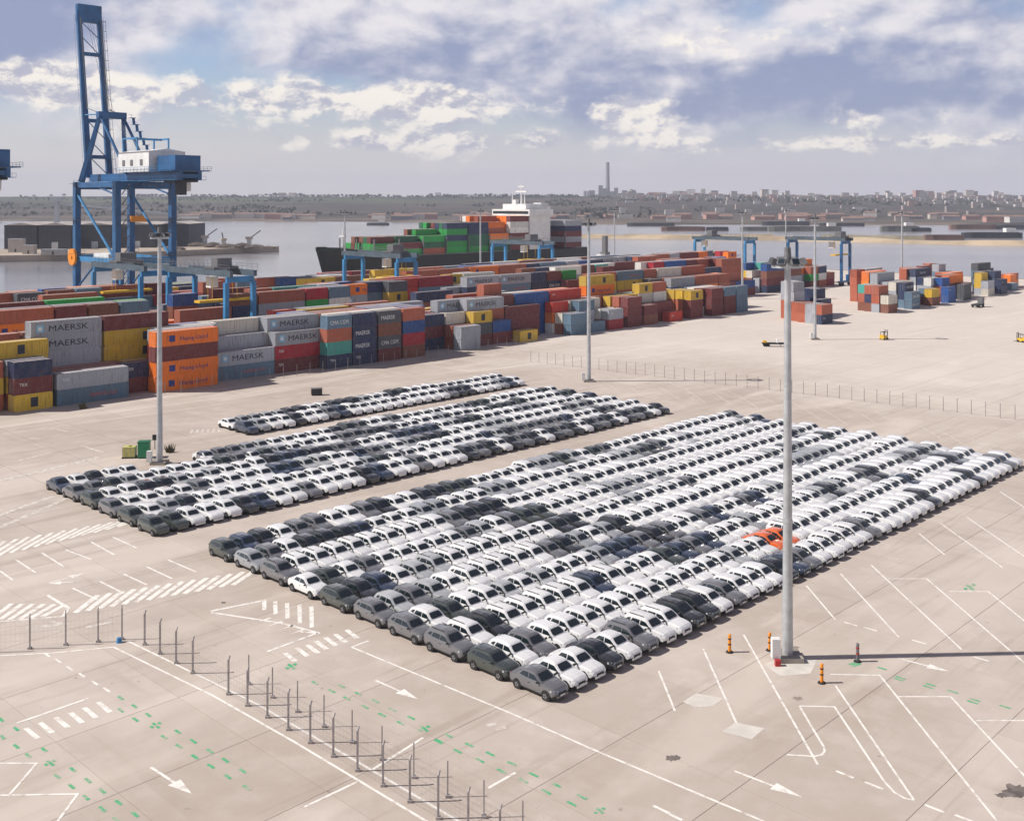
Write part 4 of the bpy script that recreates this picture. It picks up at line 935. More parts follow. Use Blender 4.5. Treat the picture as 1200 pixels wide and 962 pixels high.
# ================================================================== QUAY CRANES
def quay_crane():
    r = thing('quay_crane', P(149.4, 307.7), GRID, 'tall blue ship-to-shore crane with raised boom and white machine house', 'crane', 'quay cranes')
    X0, X1, Y0, Y1, ZT = 0, 18, 0, 27, 39            # x along the quay, y towards the water
    for x, y, w_ in ((X0, Y1, 1.9), (X1, Y1, 1.9), (X0, Y0, 2.2), (X1, Y0, 2.0)):
        MB().beam((x, y, 1.6), (x, y, ZT), w_, 1.7).build('leg', M_BLUE, r)
        bg_ = MB()
        for k in (-3, -1, 1, 3): bg_.tube((x + k, y - .3, .45), (x + k, y + .3, .45), .45, n=10)
        bg_.box(x - 4, x + 4, y - .5, y + .5, .7, 1.65); bg_.build('bogie', M_DARK, r)
    for y in (Y0, Y1):
        MB().beam((X0 + 1, y, 4.2), (X1 - 1, y, 4.2), 1.3, 2.0).build('sill_beam', M_BLUE, r)
        MB().beam((X0 + 1, y, 15), (X1 - 1, y, 15), 1.3, 2.1).build('portal_beam', M_LBLUE, r)
        MB().beam((X0 + .9, y, ZT - 1.2), (X1 - .9, y, ZT - 1.2), 1.4, 2.2).build('top_beam', M_BLUE, r)
    for x in (X0, X1):
        MB().beam((x, Y0 + 1, 15), (x, Y1 - 1, 15), 1.0, 1.5).build('portal_tie', M_LBLUE, r)
        MB().beam((x, Y0 + 1, 4.6), (x, Y1 - 1, 4.6), 1.0, 1.6).build('bottom_tie', M_BLUE, r)
        MB().beam((x, Y0 + 1, ZT - 1), (x, Y1 - 1, ZT - 1), 1.0, 1.6).build('top_tie', M_BLUE, r)
        MB().tube((x, Y1 - .8, ZT - 4), (x, Y0 + 1.0, 15.8), .42, n=8).build('brace', M_LBLUE, r)
    for x in (6.0, 12.0):
        MB().beam((x, -27, ZT + 1.3), (x, Y1 + 3, ZT + 1.3), 1.1, 2.4).build('main_girder', M_BLUE, r)
    m_ = MB()
    for y in (-26.5, -18, -6, 4, 14, 24): m_.beam((6.6, y, ZT + 1.2), (11.4, y, ZT + 1.2), .7, 1.2)
    m_.build('girder_ties', M_BLUE, r)
    # raised boom: two girders and ties
    hinge = Vector((0, Y1 + 3.5, ZT + 1.5)); tip = Vector((0, Y1 + 11.5, ZT + 57.5))
    for x in (5.6, 12.4): MB().beam(hinge + Vector((x, 0, 0)), tip + Vector((x, 0, 0)), 1.1, 1.9, w2=1.0, h2=1.5).build('boom_girder', M_BLUE, r)
    m_ = MB()
    for f_ in (.12, .33, .72): q = hinge.lerp(tip, f_); m_.beam(q + Vector((6.2, 0, 0)), q + Vector((11.8, 0, 0)), .9, 1.2)
    m_.build('boom_ties', M_BLUE, r)
    q = hinge.lerp(tip, .965); MB().box(5.0, 13.0, q.y - .9, q.y + .9, q.z - 3.2, q.z + 2.6).build('boom_tip', M_BLUE, r)
    wk = MB()
    for f_ in np.linspace(.05, .92, 16): q = hinge.lerp(tip, f_); wk.box(13.1, 14.0, q.y - 1.5, q.y - 1.0, q.z, q.z + .12)
    wk.beam(hinge + Vector((14, -1.6, 0)), tip + Vector((14, -1.6, -4)), .08, .08); wk.beam(hinge + Vector((13.1, -1.6, 0)), tip + Vector((13.1, -1.6, -4)), .08, .08)
    wk.build('boom_ladder', M_POST, r)
    lt = MB()
    for a_, c_ in ((.02, .12), (.12, .225), (.225, .33), (.33, .43), (.43, .525), (.525, .62), (.62, .72), (.72, .82), (.82, .91)):
        q0, q1 = hinge.lerp(tip, a_), hinge.lerp(tip, c_); k = int(a_ * 100) % 2
        if c_ < .34 or a_ > .7: lt.tube(q0 + Vector((6.2 if k else 11.8, 0, 0)), q1 + Vector((11.8 if k else 6.2, 0, 0)), .16, n=5)
    lt.build('boom_lattice', M_BLUE, r)
    for x in (5.6, 12.4):
        sb = MB(); sb.tube(hinge.lerp(tip, .40) + Vector((x, -1.9, 0)), hinge.lerp(tip, .93) + Vector((x, -1.2, 0)), .17, n=6); sb.tube((x, Y1 - 5, ZT + 21.5), hinge.lerp(tip, .40) + Vector((x, -1.9, 0)), .15, n=6); sb.build('folded_stay', M_POST, r)
        bw = MB(); o_ = 1.3 if x > 9 else -1.3
        for f_ in np.linspace(.03, .95, 30): q = hinge.lerp(tip, f_) + Vector((x + o_, .3, 0)); bw.beam(q + Vector((0, -.5, 0)), q + Vector((0, .6, 0)), .05, .05)
        for d_ in (-.5, .6): bw.beam(hinge + Vector((x + o_, .3 + d_, 0)), hinge.lerp(tip, .95) + Vector((x + o_, .3 + d_, 0)), .06, .06)
        bw.build('boom_walkway', M_LBLUE, r)
    rp = MB()
    for x in (8.2, 9.0, 9.8): rp.tube((x, 4, ZT + 9.4), (x, Y1 - 5, ZT + 21.6), .05, n=4); rp.tube((x, Y1 - 5, ZT + 21.6), hinge.lerp(tip, .9) + Vector((x, -.6, 0)), .05, n=4)
    rp.build('hoist_rope', M_DARK, r)
    # ladders, platforms and cable trays on the legs
    for x, y in ((X0, Y1), (X1, Y1), (X1, Y0)):
        ld = MB()
        for z in np.arange(3, ZT - 2, .9): ld.beam((x + 1.15, y - .45, z), (x + 1.15, y + .45, z), .05, .05)
        for d_ in (-.45, .45): ld.beam((x + 1.15, y + d_, 2), (x + 1.15, y + d_, ZT - 1), .07, .07)
        for z in (16.4, 27, ZT - .6): ld.box(x - 1.7, x + 1.9, y - 1.6, y + 1.6, z, z + .12); ld.beam((x - 1.7, y - 1.6, z + 1.1), (x + 1.9, y - 1.6, z + 1.1), .07, .07); ld.beam((x - 1.7, y - 1.6, z), (x - 1.7, y - 1.6, z + 1.1), .07, .07); ld.beam((x + 1.9, y - 1.6, z), (x + 1.9, y - 1.6, z + 1.1), .07, .07)
        ld.build('leg_ladder', M_POST, r)
    for x in (X0, X1):
        MB().tube((x, Y0 + .8, ZT - 4), (x, Y0 + 13, ZT - 1.5), .3, n=8).build('knee_brace', M_BLUE, r)
        MB().tube((x, Y1 - .8, 6), (x, Y0 + 13, 14.4), .3, n=8).build('lower_brace', M_BLUE, r)
    fx = MB()
    for k in range(14): y = -24 + k * 3.6; fx.tube((4.9, y, ZT + .1), (4.9, y + 1.8, ZT - 1.5), .05, n=4); fx.tube((4.9, y + 1.8, ZT - 1.5), (4.9, y + 3.6, ZT + .1), .05, n=4)
    fx.build('festoon_cable', M_DARK, r)
    wkd = MB()
    for x in (4.6, 13.4):
        wkd.box(x - .5, x + .5, -27, Y1 + 2, ZT + .05, ZT + .17)
        for y in np.arange(-27, Y1 + 2.1, 2.6): wkd.beam((x + (.5 if x > 9 else -.5), y, ZT + .1), (x + (.5 if x > 9 else -.5), y, ZT + 1.2), .06, .06)
        wkd.beam((x + (.5 if x > 9 else -.5), -27, ZT + 1.2), (x + (.5 if x > 9 else -.5), Y1 + 2, ZT + 1.2), .06, .06)
    wkd.build('girder_walkway', M_LBLUE, r)
    # apex frame and stays
    ap = Vector((9, Y1 - 5, ZT + 21))
    for x, xa in ((1.5, 5.2), (16.5, 12.8)):
        MB().beam((x, Y1, ZT), (xa, ap.y, ap.z), 1.5, 1.5, w2=1.0, h2=1.0).build('apex_leg', M_BLUE, r)
        MB().tube((xa, ap.y, ap.z), (xa, 4, ZT + 2.4), .45, n=8).build('back_stay', M_BLUE, r)
        MB().tube((xa, ap.y, ap.z + .4), (xa, hinge.lerp(tip, .36).y - .9, hinge.lerp(tip, .36).z), .22, n=6).build('fore_stay', M_LBLUE, r)
    MB().box(4.4, 13.6, ap.y - 1, ap.y + 1, ap.z - .9, ap.z + 1.2).build('apex_beam', M_BLUE, r)
    st_ = MB()
    for k in range(8):
        q = Vector((15, ap.y - 2 - k * 2.2, ap.z - .5 - k * 2.25)); st_.box(14.2, 15.8, q.y - 1.1, q.y + 1.1, q.z, q.z + .15); st_.beam((14.2, q.y - 1.1, q.z + 1.1), (14.2, q.y + 1.1, q.z + 1.1), .07, .07); st_.beam((14.9, q.y - .8, q.z), (14.9, q.y + .8 - 2.2, q.z - 2.25), .9, .12); st_.beam((14.2, q.y - 1.1, q.z), (14.2, q.y - 1.1, q.z + 1.1), .07, .07)
    st_.build('stair', M_BLUE, r)
    # machine house and back platform
    hs = MB().box(3.2, 14.8, -13.5, 5.5, ZT + 2.6, ZT + 8.6).add([(2.9, -13.8, ZT + 8.6), (15.1, -13.8, ZT + 8.6), (15.1, 5.8, ZT + 8.6), (2.9, 5.8, ZT + 8.6), (9, -13.8, ZT + 9.5), (9, 5.8, ZT + 9.5)], [(0, 1, 4), (3, 5, 2), (0, 4, 5, 3), (1, 2, 5, 4), (0, 3, 2, 1)])
    house = hs.build('machine_house', M_CWHITE, r)
    for y in (-9, -3, 2): MB().box(3.12, 3.19, y - .8, y + .8, ZT + 4.5, ZT + 6.3).build('louvre', M_POST, house)
    MB().box(3.0, 15.0, -27.5, -13.9, ZT + 2.6, ZT + 2.9).box(5, 13, -25.5, -15, ZT + 2.9, ZT + 7.2).build('electrical_house', M_BLUE, r)
    rl = MB()
    for x in (2.6, 15.4):
        for z in (.5, 1.1): rl.beam((x, -27.5, ZT + 2.9 + z), (x, 6, ZT + 2.9 + z), .07, .07)
        for y in np.arange(-27.5, 6.1, 2.2): rl.beam((x, y, ZT + 2.6), (x, y, ZT + 4.0), .07, .07)
    rl.build('railing', M_LBLUE, r)
    gm = MB()
    for x in (4, 14):
        for y in (-5, 4): gm.beam((x, y, ZT + 9.0), (x, y, ZT + 13), .4, .4)
        gm.beam((x, -5, ZT + 12.8), (x, 4, ZT + 12.8), .45, .5)
    gm.beam((4, -1, ZT + 12.7), (14, -1, ZT + 12.7), .5, .6); gm.build('service_gantry', M_LBLUE, r)
    # trolley parked on the back reach, with its cab and spreader
    MB().box(5.2, 12.8, -24.5, -18.5, ZT - .5, ZT + .05).box(8, 10, -23, -20, ZT - 4.2, ZT - .5).build('trolley', M_DARK, r)
    MB().box(10.4, 12.6, -20.8, -18.3, ZT - 3.1, ZT - .55).build('operator_cab', M_CWHITE, r)
    MB().tube((X0 - 1.7, Y1, 15.5), (X0 - 1.0, Y1, 15.5), 2.6, n=18).tube((X0 - 2.0, Y1, 15.5), (X0 - .95, Y1, 15.5), .5, n=10).build('cable_reel', M_ORANGE, r)
    MB().box(X1 - .8, X1 + 5.0, Y1 - 1.8, Y1 - 1.0, 26.2, 28.2).build('warning_box', M_ORANGE, r)
    lf = MB()
    for k in range(11):
        z = 4 + k * 3.1; lf.box(X0 + 1.0, X0 + 3.3, Y0 - 1.7, Y0 - .9, z, z + .12); lf.beam((X0 + 1.0, Y0 - 1.3, z), (X0 + 3.3, Y0 - 1.3, z + 3.1), .5, .1); lf.beam((X0 + 3.3, Y0 - 1.3, z), (X0 + 3.3, Y0 - 1.3, z + 3.1), .09, .09); lf.beam((X0 + 1.1, Y0 - 1.75, z + 1), (X0 + 3.3, Y0 - 1.75, z + 1), .06, .06)
    lf.build('stair_tower', M_POST, r)
    MB().box(X0 + 1.3, X0 + 5.5, Y0 + 8, Y0 + 18, 14.4, 16.9).build('electric_cabin', M_CWHITE, r)
    return r
qc = quay_crane()
q2 = copy_tree(qc); s2 = s_at(8, 307.7 - 27); q2.location = P(149.4 + s2 - 161.0, 307.7)
q2['label'] = 'blue quay crane cut off by the left edge of the picture'

# ================================================================== YARD CRANES
M_GIRD = mat('grey blue girder paint', (.075, .105, .135), .55, 0, .25, .3)
def yard_crane(s, t, label, w_=7.0, span=23.0, hgt=17.0, m_=None, trolley=.3):
    m_ = m_ or M_LBLUE
    r = thing('yard_crane', P(s, t), GRID, label, 'crane', 'rubber-tyred yard cranes')
    for y in (0, span):
        for x in (0, w_):
            MB().beam((x, y, 1.9), (x, y, hgt - .8), .85, .95).build('leg', m_, r)
            wh = MB()
            for k in (-.95, .95): wh.tube((x + k, y - .3, .75), (x + k, y + .3, .75), .75, n=12)
            wh.build('wheel', M_BLACK, r)
        MB().beam((-2.2, y, 1.6), (w_ + 2.2, y, 1.6), .8, .7).build('sill_beam', m_, r)
        MB().beam((0, y, hgt - .2), (w_, y, hgt - .2), .7, 1.2).build('end_beam', m_, r)
    for x in (.4, w_ - .4): MB().beam((x, -1.4, hgt + 1.0), (x, span + 1.4, hgt + 1.0), .8, 1.25).build('girder', M_GIRD, r)
    rl = MB()
    for x in (-.1, w_ + .1):
        for z in (.6, 1.15): rl.beam((x, -1.4, hgt + 1.7 + z), (x, span + 1.4, hgt + 1.7 + z), .06, .06)
        for y in np.arange(-1.4, span + 1.5, 2.0): rl.beam((x, y, hgt + 1.6), (x, y, hgt + 2.9), .06, .06)
    rl.build('railing', M_POST, r)
    y = span * trolley
    MB().box(.3, w_ - .3, y - 2, y + 2, hgt + 1.65, hgt + 2.2).box(1.4, w_ - 1.6, y - 1.4, y + 1.2, hgt + 2.2, hgt + 4.0).build('trolley', M_POST, r)
    MB().box(w_ * .3, w_ * .3 + 1.8, y + 2.2, y + 4.2, hgt - 2.5, hgt - .1).build('operator_cab', M_CWHITE, r)
    sp_ = MB().box(-2.6, 9.6, y - 1.1, y + 1.1, hgt - 5.3, hgt - 4.8)
    for x in (0.5, 6.5):
        for yy in (-.9, .9): sp_.beam((x, y + yy, hgt - 4.8), (x, y + yy, hgt + 1.6), .06, .06)
    sp_.build('spreader', M_YELLOW, r)
    MB().box(w_ * .35, w_ * .35 + 3.0, -1.7, -.6, 2.0, 4.4).build('engine_box', m_, r)
    return r
def crane_at(u, t, label, **kw): return yard_crane(s_at(u, t), t, label, **kw)
crane_at(265, 198.6, 'blue yard crane nearest to the orange containers at left', span=24, w_=6.5)
crane_at(165, 228.5, 'light blue yard crane just below the tall quay crane', span=23.5, trolley=.6)
crane_at(465, 228.5, 'light blue yard crane in front of the bow of the ship', span=23.5, w_=6.8, trolley=.2)
crane_at(632, 257.8, 'blue yard crane in front of the white deckhouse of the ship', span=23.5)
crane_at(873, 228.5, 'light blue yard crane standing over the yellow and maroon containers', span=23.5, trolley=.75)
crane_at(986, 199.0, 'dark blue yard crane beside the brick red containers at right', span=23, m_=M_BLUE, trolley=.1)

# ================================================================== FENCES
wire_m = M_FENCE
def fence(pts, label, h=2.6, lean=True, r0=.055, arms=True, strands=7, foot=True, sub=1):
    r = thing('fence', pts[0], 0, label, 'fence'); o_ = Vector(pts[0])
    pts = [Vector(q) - o_ for q in pts]
    for k, q in enumerate(pts):
        d_ = (pts[min(k + 1, len(pts) - 1)] - pts[max(k - 1, 0)]).normalized(); x = Vector((-d_.y, d_.x, 0))
        m_ = MB().beam(q, q + Vector((0, 0, h - .25)), r0 * 2, r0 * 2)
        if arms: m_.beam(q + Vector((0, 0, h - .25)), q + Vector((0, 0, h)) + x * .10, r0 * 1.6, r0 * 1.6)
        if foot: m_.box(q.x - .13, q.x + .13, q.y - .13, q.y + .13, 0.006, .14)
        m_.build('post', wire_m, r)
    wr = MB()
    for a_, b_ in zip(pts, pts[1:]):
        for k in range(strands):
            z = Vector((0, 0, .12 + (h - .4) * k / max(1, strands - 1))); wr.beam(a_ + z, b_ + z, .007, .007)
        n_ = int((b_ - a_).length / (.30 if strands > 4 else 1.2))
        for k in range(1, n_):
            q = a_.lerp(b_, k / n_); wr.beam(q + Vector((0, 0, .12)), q + Vector((0, 0, h - .3)), .004, .004)
    wr.build('wire_mesh', wire_m, r)
    return r
fence([P(39.3, t) for t in np.arange(76.4, 26, -2.35) if not 65.8 < t < 69.0], 'wire fence with cranked grey posts running down the lower left', r0=.058)
fence([P(41.1, t) for t in np.arange(65.0, 26, -2.9)], 'second thinner wire fence just behind the cranked one at lower left', 2.3, r0=.035, strands=4, arms=False)
fence([G(u, v) for u, v in ((-46, 768), (-5, 764), (35, 760), (77, 755.5), (115, 752), (143, 749))], 'thin wire fence reaching in from the left edge', 2.6, r0=.045, strands=5)
fa, fb = G(622, 424), G(1225, 496)
fence([fa.lerp(fb, k / 46) for k in range(47)], 'long thin wire fence behind the larger block of cars', 2.5, r0=.04, strands=4, arms=False, foot=False)
fence([P(s, 171.6) for s in np.arange(92, 186, 3.0)], 'thin wire fence along the foot of the front container row', 2.5, r0=.035, strands=4, arms=False, foot=False)
# blue marker and gate leaf by the fence corner
MB().tube((0, 0, 0), (0, 0, .35), .22, .16, 10).build('blue_marker', M_LBLUE, None, 40, G(139.5, 752.5))
tag(bpy.data.objects['blue_marker'], 'small blue marker at the corner of the wire fence', 'marker')

# ================================================================== BOLLARDS, BINS, SMALL VEHICLES
def bollard(u, v, label, m_, tilt=0):
    r = thing('bollard', G(u, v), 0, label, 'bollard', 'flexible bollards round the mast')
    MB().tube((0, 0, 0), (0, 0, .09), .30, .22, 12).build('foot', M_BLACK, r, 40)
    MB().tube((0, 0, .09), (0, 0, 1.28), .12, .11, 12).tube((0, 0, 1.28), (0, 0, 1.34), .13, .08, 12).build('post', m_, r, 40)
    for z in (.55, .95): MB().tube((0, 0, z), (0, 0, z + .1), .126, .126, 12).build('band', M_DARK if m_ is M_ORANGE else M_TAIL, r, 40)
bollard(855, 764, 'orange bollard left of the nearest lamp mast, closest to the cars', M_ORANGE); bollard(902, 762, 'orange bollard right beside the nearest lamp mast', M_ORANGE)
bollard(963, 800, 'orange bollard in front of the nearest lamp mast', M_ORANGE); bollard(1005, 775, 'weathered grey bollard with red band on the green paint mark', M_POST)
# green bin and yellow tank by the left mast
r = thing('green_bin', G(169, 536), R(8), 'green waste bin standing beside the left lamp mast', 'bin')
MB().box(-.7, .7, -.6, .6, .12, 2.0).build('body', mat('bin green', (.02, .22, .10), .5), r); MB().box(-.76, .76, -.66, .66, 2.0, 2.14).build('lid', mat('bin lid green', (.015, .14, .07), .5), r)
for x in (-.55, .55):
    for y in (-.5, .5): MB().tube((x, y - .06, .12), (x, y + .06, .12), .12, n=8).build('wheel', M_BLACK, r)
r = thing('water_tank', G(152, 536), R(5), 'pale yellow liquid tank in a cage left of the green bin', 'tank')
MB().box(-.75, .75, -.6, .6, .16, 1.45).tube((0, 0, 1.45), (0, 0, 1.6), .2, n=10).build('tank', mat('yellowed plastic', (.52, .50, .16), .5), r); MB().box(-.85, .85, -.7, .7, 0, .15).build('pallet', M_DARK, r)
cg = MB()
for x in (-.78, -.26, .26, .78):
    for y in (-.63, .63): cg.beam((x, y, .15), (x, y, 1.5), .03, .03)
cg.build('cage', M_STEEL, r)
r = thing('extinguisher_post', G(181.5, 526), 0, 'short post with dark box behind the left lamp mast', 'post'); MB().beam((0, 0, 0), (0, 0, 1.9), .09, .09).build('pole', M_POST, r); MB().box(-.3, .3, -.15, .15, 1.2, 1.9).build('box', M_DARK, r)
# weeds at the foot of the left mast
def weeds(q, label, n_=60):
    m_ = MB()
    for k in range(n_):
        a_, rr, h = rnd.uniform(0, 6.28), rnd.uniform(0, .9), rnd.uniform(.3, 1.3); p0 = Vector((rr * math.cos(a_) * .5, rr * math.sin(a_) * .5, 0)); p1 = Vector((rr * math.cos(a_), rr * math.sin(a_), h)); x = Vector((.09, .05, 0))
        m_.add([p0 - x, p0 + x, p1], [(0, 1, 2)])
    o = m_.build('weed_clump', mat('dry weeds', (.10, .085, .05), .9), None, None, q); return tag(o, label, 'plant')
weeds(G(199, 530), 'dry weeds growing right of the left lamp mast')
weeds(G(98, 479) , 'dry weeds by the blue-grey container at far left')
# low trailer, fork truck, yard tractor
def trailer(q, rz, label):
    r = thing('flat_trailer', q, rz, label, 'trailer'); r.scale = (.42, .6, .62)
    MB().box(-6, 6, -1.2, 1.2, 1.15, 1.4).box(-5.8, 5.8, -.55, -.35, .8, 1.15).box(-5.8, 5.8, .35, .55, .8, 1.15).build('bed', M_DARK, r)
    for x in (-4.8, -3.6, -2.4):
        for y in (-.95, .95): MB().tube((x, y - .2, .48), (x, y + .2, .48), .48, n=12).build('wheel', M_BLACK, r)
    for y in (-.8, .8): MB().beam((4, y, 0), (4, y, 1.15), .14, .14).build('leg', M_DARK, r)
    MB().box(2.0, 2.6, -1.0, 1.0, 1.41, 2.9).build('crate', M_CWHITE, r); MB().box(-5.4, -3.6, -1.0, 1.0, 1.41, 2.1).build('load', M_YELLOW, r)
trailer(G(906, 406), R(-4), 'dark flat trailer parked on the open concrete near the mast')
def fork(q, rz, label):
    r = thing('fork_lift', q, rz, label, 'forklift'); r.scale = (.85, .85, .8)
    MB().box(-1.3, .9, -.65, .65, .35, 1.15).box(-1.3, -.6, -.6, .6, 1.15, 1.5).build('body', M_YELLOW, r)
    fr = MB()
    for x in (-.9, .7):
        for y in (-.55, .55): fr.beam((x, y, 1.15), (x * .9, y, 2.3), .09, .09)
    fr.box(-1.0, .8, -.62, .62, 2.28, 2.36); fr.build('cab_frame', M_DARK, r)
    MB().beam((1.1, -.4, .1), (1.1, -.4, 2.8), .12, .14).beam((1.1, .4, .1), (1.1, .4, 2.8), .12, .14).box(1.05, 1.2, -.4, .4, 2.6, 2.75).build('mast', M_DARK, r)
    for y in (-.3, .3): MB().box(1.2, 2.3, y - .06, y + .06, .1, .16).build('fork', M_DARK, r)
    for x, rr in ((.55, .36), (-.85, .30)):
        for y in (-.62, .62): MB().tube((x, y - .12, rr), (x, y + .12, rr), rr, n=12).build('wheel', M_BLACK, r)
    MB().box(-.5, 0, -.28, .28, 1.15, 1.35).build('seat', M_BLACK, r)
fork(G(1036, 398), R(40), 'small yellow forklift alone on the open concrete at right'); fork(G(1197, 401), R(120), 'yellow forklift at the right edge of the picture')
def tractor(q, rz, label, m_):
    r = thing('yard_tractor', q, rz, label, 'tractor')
    MB().box(-2.6, 2.4, -1.1, 1.1, .55, 1.05).build('chassis', M_DARK, r); MB().box(.6, 2.4, -1.05, .35, 1.05, 2.9).build('cab', m_, r); MB().box(2.401, 2.43, -.95, .25, 1.9, 2.7).build('windscreen', M_GLASS, r)
    for x in (1.6, -1.7):
        for y in (-.95, .95): MB().tube((x, y - .2, .5), (x, y + .2, .5), .5, n=12).build('wheel', M_BLACK, r)
tractor(G(1146, 360), R(46), 'dark yard tractor parked before the right-hand containers', M_POST); 
r = thing('equipment_box', G(371, 463), .3, 'small dark equipment box on the concrete behind the thin strip of cars', 'box'); MB().box(-.9, .9, -.5, .5, .12, 1.1).build('box', M_DARK, r); MB().box(-.95, .95, -.55, .55, 1.1, 1.2).build('lid', M_POST, r); MB().box(-.8, .8, -.4, .4, 0, .12).build('skid', M_BLACK, r)
tractor(P(s_at(700, 298), 298), R(46), 'white yard tractor on the quay', M_CWHITE)
# tower of a small harbour crane beyond the yard
r = thing('quay_tower', P(s_at(709, 320), 320), GRID, 'grey bunker tower beside the stern of the ship', 'tower'); MB().box(-1.6, 1.6, -1.6, 1.6, 0, 9).box(-1.0, 1.0, -1.0, 1.0, 9, 16.5).build('shaft', M_POST, r); MB().box(-4.6, -1.7, -1.4, 1.4, 0, 8).build('annex', M_CWHITE, r)

# ================================================================== FAR SHORE
M_SHED = mat('shaded shed cladding', (.045, .05, .065), .6, 0, .15, .15); M_SROOF = mat('pale shed roof', (.46, .42, .38), .7, 0, .15, .1)  # dark wall colour has the shade of the shed fronts painted in
def shed(u0, u1, vb, h, depth, label):
    a_ = G(u0, vb, 1.2); c_ = at_depth(u1, a_.y, 1.2); w_ = c_.x - a_.x
    r = thing('storage_shed', a_, 0, label, 'shed', 'dark storage sheds on the far pier')
    m_ = MB(); n_ = max(4, int(w_ / 1.2))
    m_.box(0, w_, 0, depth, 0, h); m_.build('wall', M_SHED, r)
    rb = MB()
    for k in range(n_ + 1): x = .15 + (w_ - .3) * k / n_; rb.box(x - .12, x + .12, -.12, 0, .3, h - .4)
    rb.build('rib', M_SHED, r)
    MB().add([(-.5, -.5, h), (w_ + .5, -.5, h), (w_ + .5, depth + .5, h), (-.5, depth + .5, h), (w_ / 2, -.5, h + 1.6), (w_ / 2, depth + .5, h + 1.6)], [(0, 1, 4), (3, 5, 2), (0, 4, 5, 3), (1, 2, 5, 4), (0, 3, 2, 1)]).build('roof', M_SROOF, r)
    MB().box(w_ * .4, w_ * .6, -.16, -.01, 0, 4.5).build('door', M_STEEL, r)
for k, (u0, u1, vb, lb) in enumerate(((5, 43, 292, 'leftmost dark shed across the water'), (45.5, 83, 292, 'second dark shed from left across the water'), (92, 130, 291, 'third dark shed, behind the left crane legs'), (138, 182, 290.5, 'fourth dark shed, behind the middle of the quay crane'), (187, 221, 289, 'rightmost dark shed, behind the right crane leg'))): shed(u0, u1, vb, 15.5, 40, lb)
r = thing('silo_elevator', G(29, 285, 1.2), 0, 'tall pale conveyor tower rising behind the leftmost shed', 'tower'); MB().box(-1.5, 1.5, 55, 58, 0, 31).box(-4.5, 4.5, 54, 59, 31, 34).build('tower', M_STEEL, r); MB().beam((2, 56, 29), (90, 56, 21), 1.6, 1.6).build('conveyor', M_STEEL, r)
for u, vb, w_, h, lb in ((18, 296, 9, 8, 'small pale kiosk before the leftmost shed'), (33, 298, 7, 5, 'low pale hut before the leftmost shed'), (62, 299, 14, 3, 'long low pale wall before the second shed')):
    q = G(u, vb, 1.2); r = thing('hut', q, 0, lb, 'hut'); MB().box(-w_ / 2, w_ / 2, 0, 4, 0, h).build('wall', M_SROOF, r); MB().box(-w_ / 2 - .2, w_ / 2 + .2, -.2, 4.2, h, h + .4).build('roof', M_STEEL, r); MB().box(-.5, .5, -.05, -.01, .2, 2.2).build('door', M_DARK, r)
M_PILE = mat('scrap heap', (.11, .09, .08), .95, 0, .4, .3)
def heap(q, w_, h, label):
    bm = bmesh.new(); bmesh.ops.create_icosphere(bm, subdivisions=3, radius=1)
    for v in bm.verts: k = 1 + .22 * (hash2(v.co.x * 9, v.co.y * 9, v.co.z) - .5); v.co = (v.co.x * w_ * k, v.co.y * w_ * .5 * k, max(-.05, v.co.z) * h * k)
    me = bpy.data.meshes.new('heap'); bm.to_mesh(me); bm.free(); me.materials.append(M_PILE); tag(link('material_heap', me, None, q), label, 'heap', 'heaps on the far pier')
for k, (u, vb, w_, h) in enumerate(((232, 289, 7, 3), (250, 290, 6, 3.4), (267, 290.5, 8, 2.6), (284, 290.5, 6, 3.2), (300, 291, 7, 2.4), (315, 291.3, 5, 1.6), (205, 293, 7, 2.5))): heap(G(u, vb, 1.2), w_, h, 'brownish heap on the far pier, %s from the right' % nth((6, 5, 4, 3, 2, 1, 7)[k]))
def shore_crane(q, h, rz, label):
    r = thing('harbour_crane', q, rz, label, 'crane', 'small cranes on the far pier'); MB().box(-1.5, 1.5, -1.5, 1.5, 0, h * .45).build('tower', M_STEEL, r); MB().box(-2.5, 2.5, -1.8, 1.8, h * .45, h * .62).build('cab', M_SROOF, r); MB().beam((1, 0, h * .55), (h * .7, 0, h), .6, .6).build('jib', M_DARK, r)
for k, (u, vb, h, rz) in enumerate(((240, 288.5, 12, .4), (262, 288.7, 9, 2.0), (292, 289, 11, .2))): shore_crane(G(u, vb, 1.2), h, rz, 'small harbour crane on the far pier, %s from the left' % nth(k + 1))
# barges on the basin
M_RUST = mat('rusty barge', (.17, .095, .075), .8, 0, .3, .08); M_DBARGE = mat('dark barge', (.035, .04, .05), .7, 0, .25, .08); M_GBARGE = mat('grey barge', (.14, .15, .14), .7, 0, .3, .08)
def barge(u0, u1, v, m_, h, label, house=True):
    q = G((u0 + u1) / 2, v, -2.6); L = (u1 - u0) * q.y / F_PX; r = thing('barge', q, 0, label, 'barge', 'barges in the basin')
    a_ = L / 2; poly = [(-a_, -3.5), (-a_ + 6, -5.5), (a_ - 3, -5.5), (a_, -4), (a_, 4), (a_ - 3, 5.5), (-a_ + 6, 5.5), (-a_, 3.5)]
    MB().prism(poly, -.4, h).build('hull', m_, r); MB().prism([(x * .9, y * .8) for x, y in poly], h, h + .5).build('hatch_cover', M_GBARGE if m_ is not M_GBARGE else M_RUST, r)
    if house: MB().box(a_ - 15, a_ - 6, -3.6, 3.6, h + .5, h + 4.2).build('wheelhouse', M_CWHITE, r)
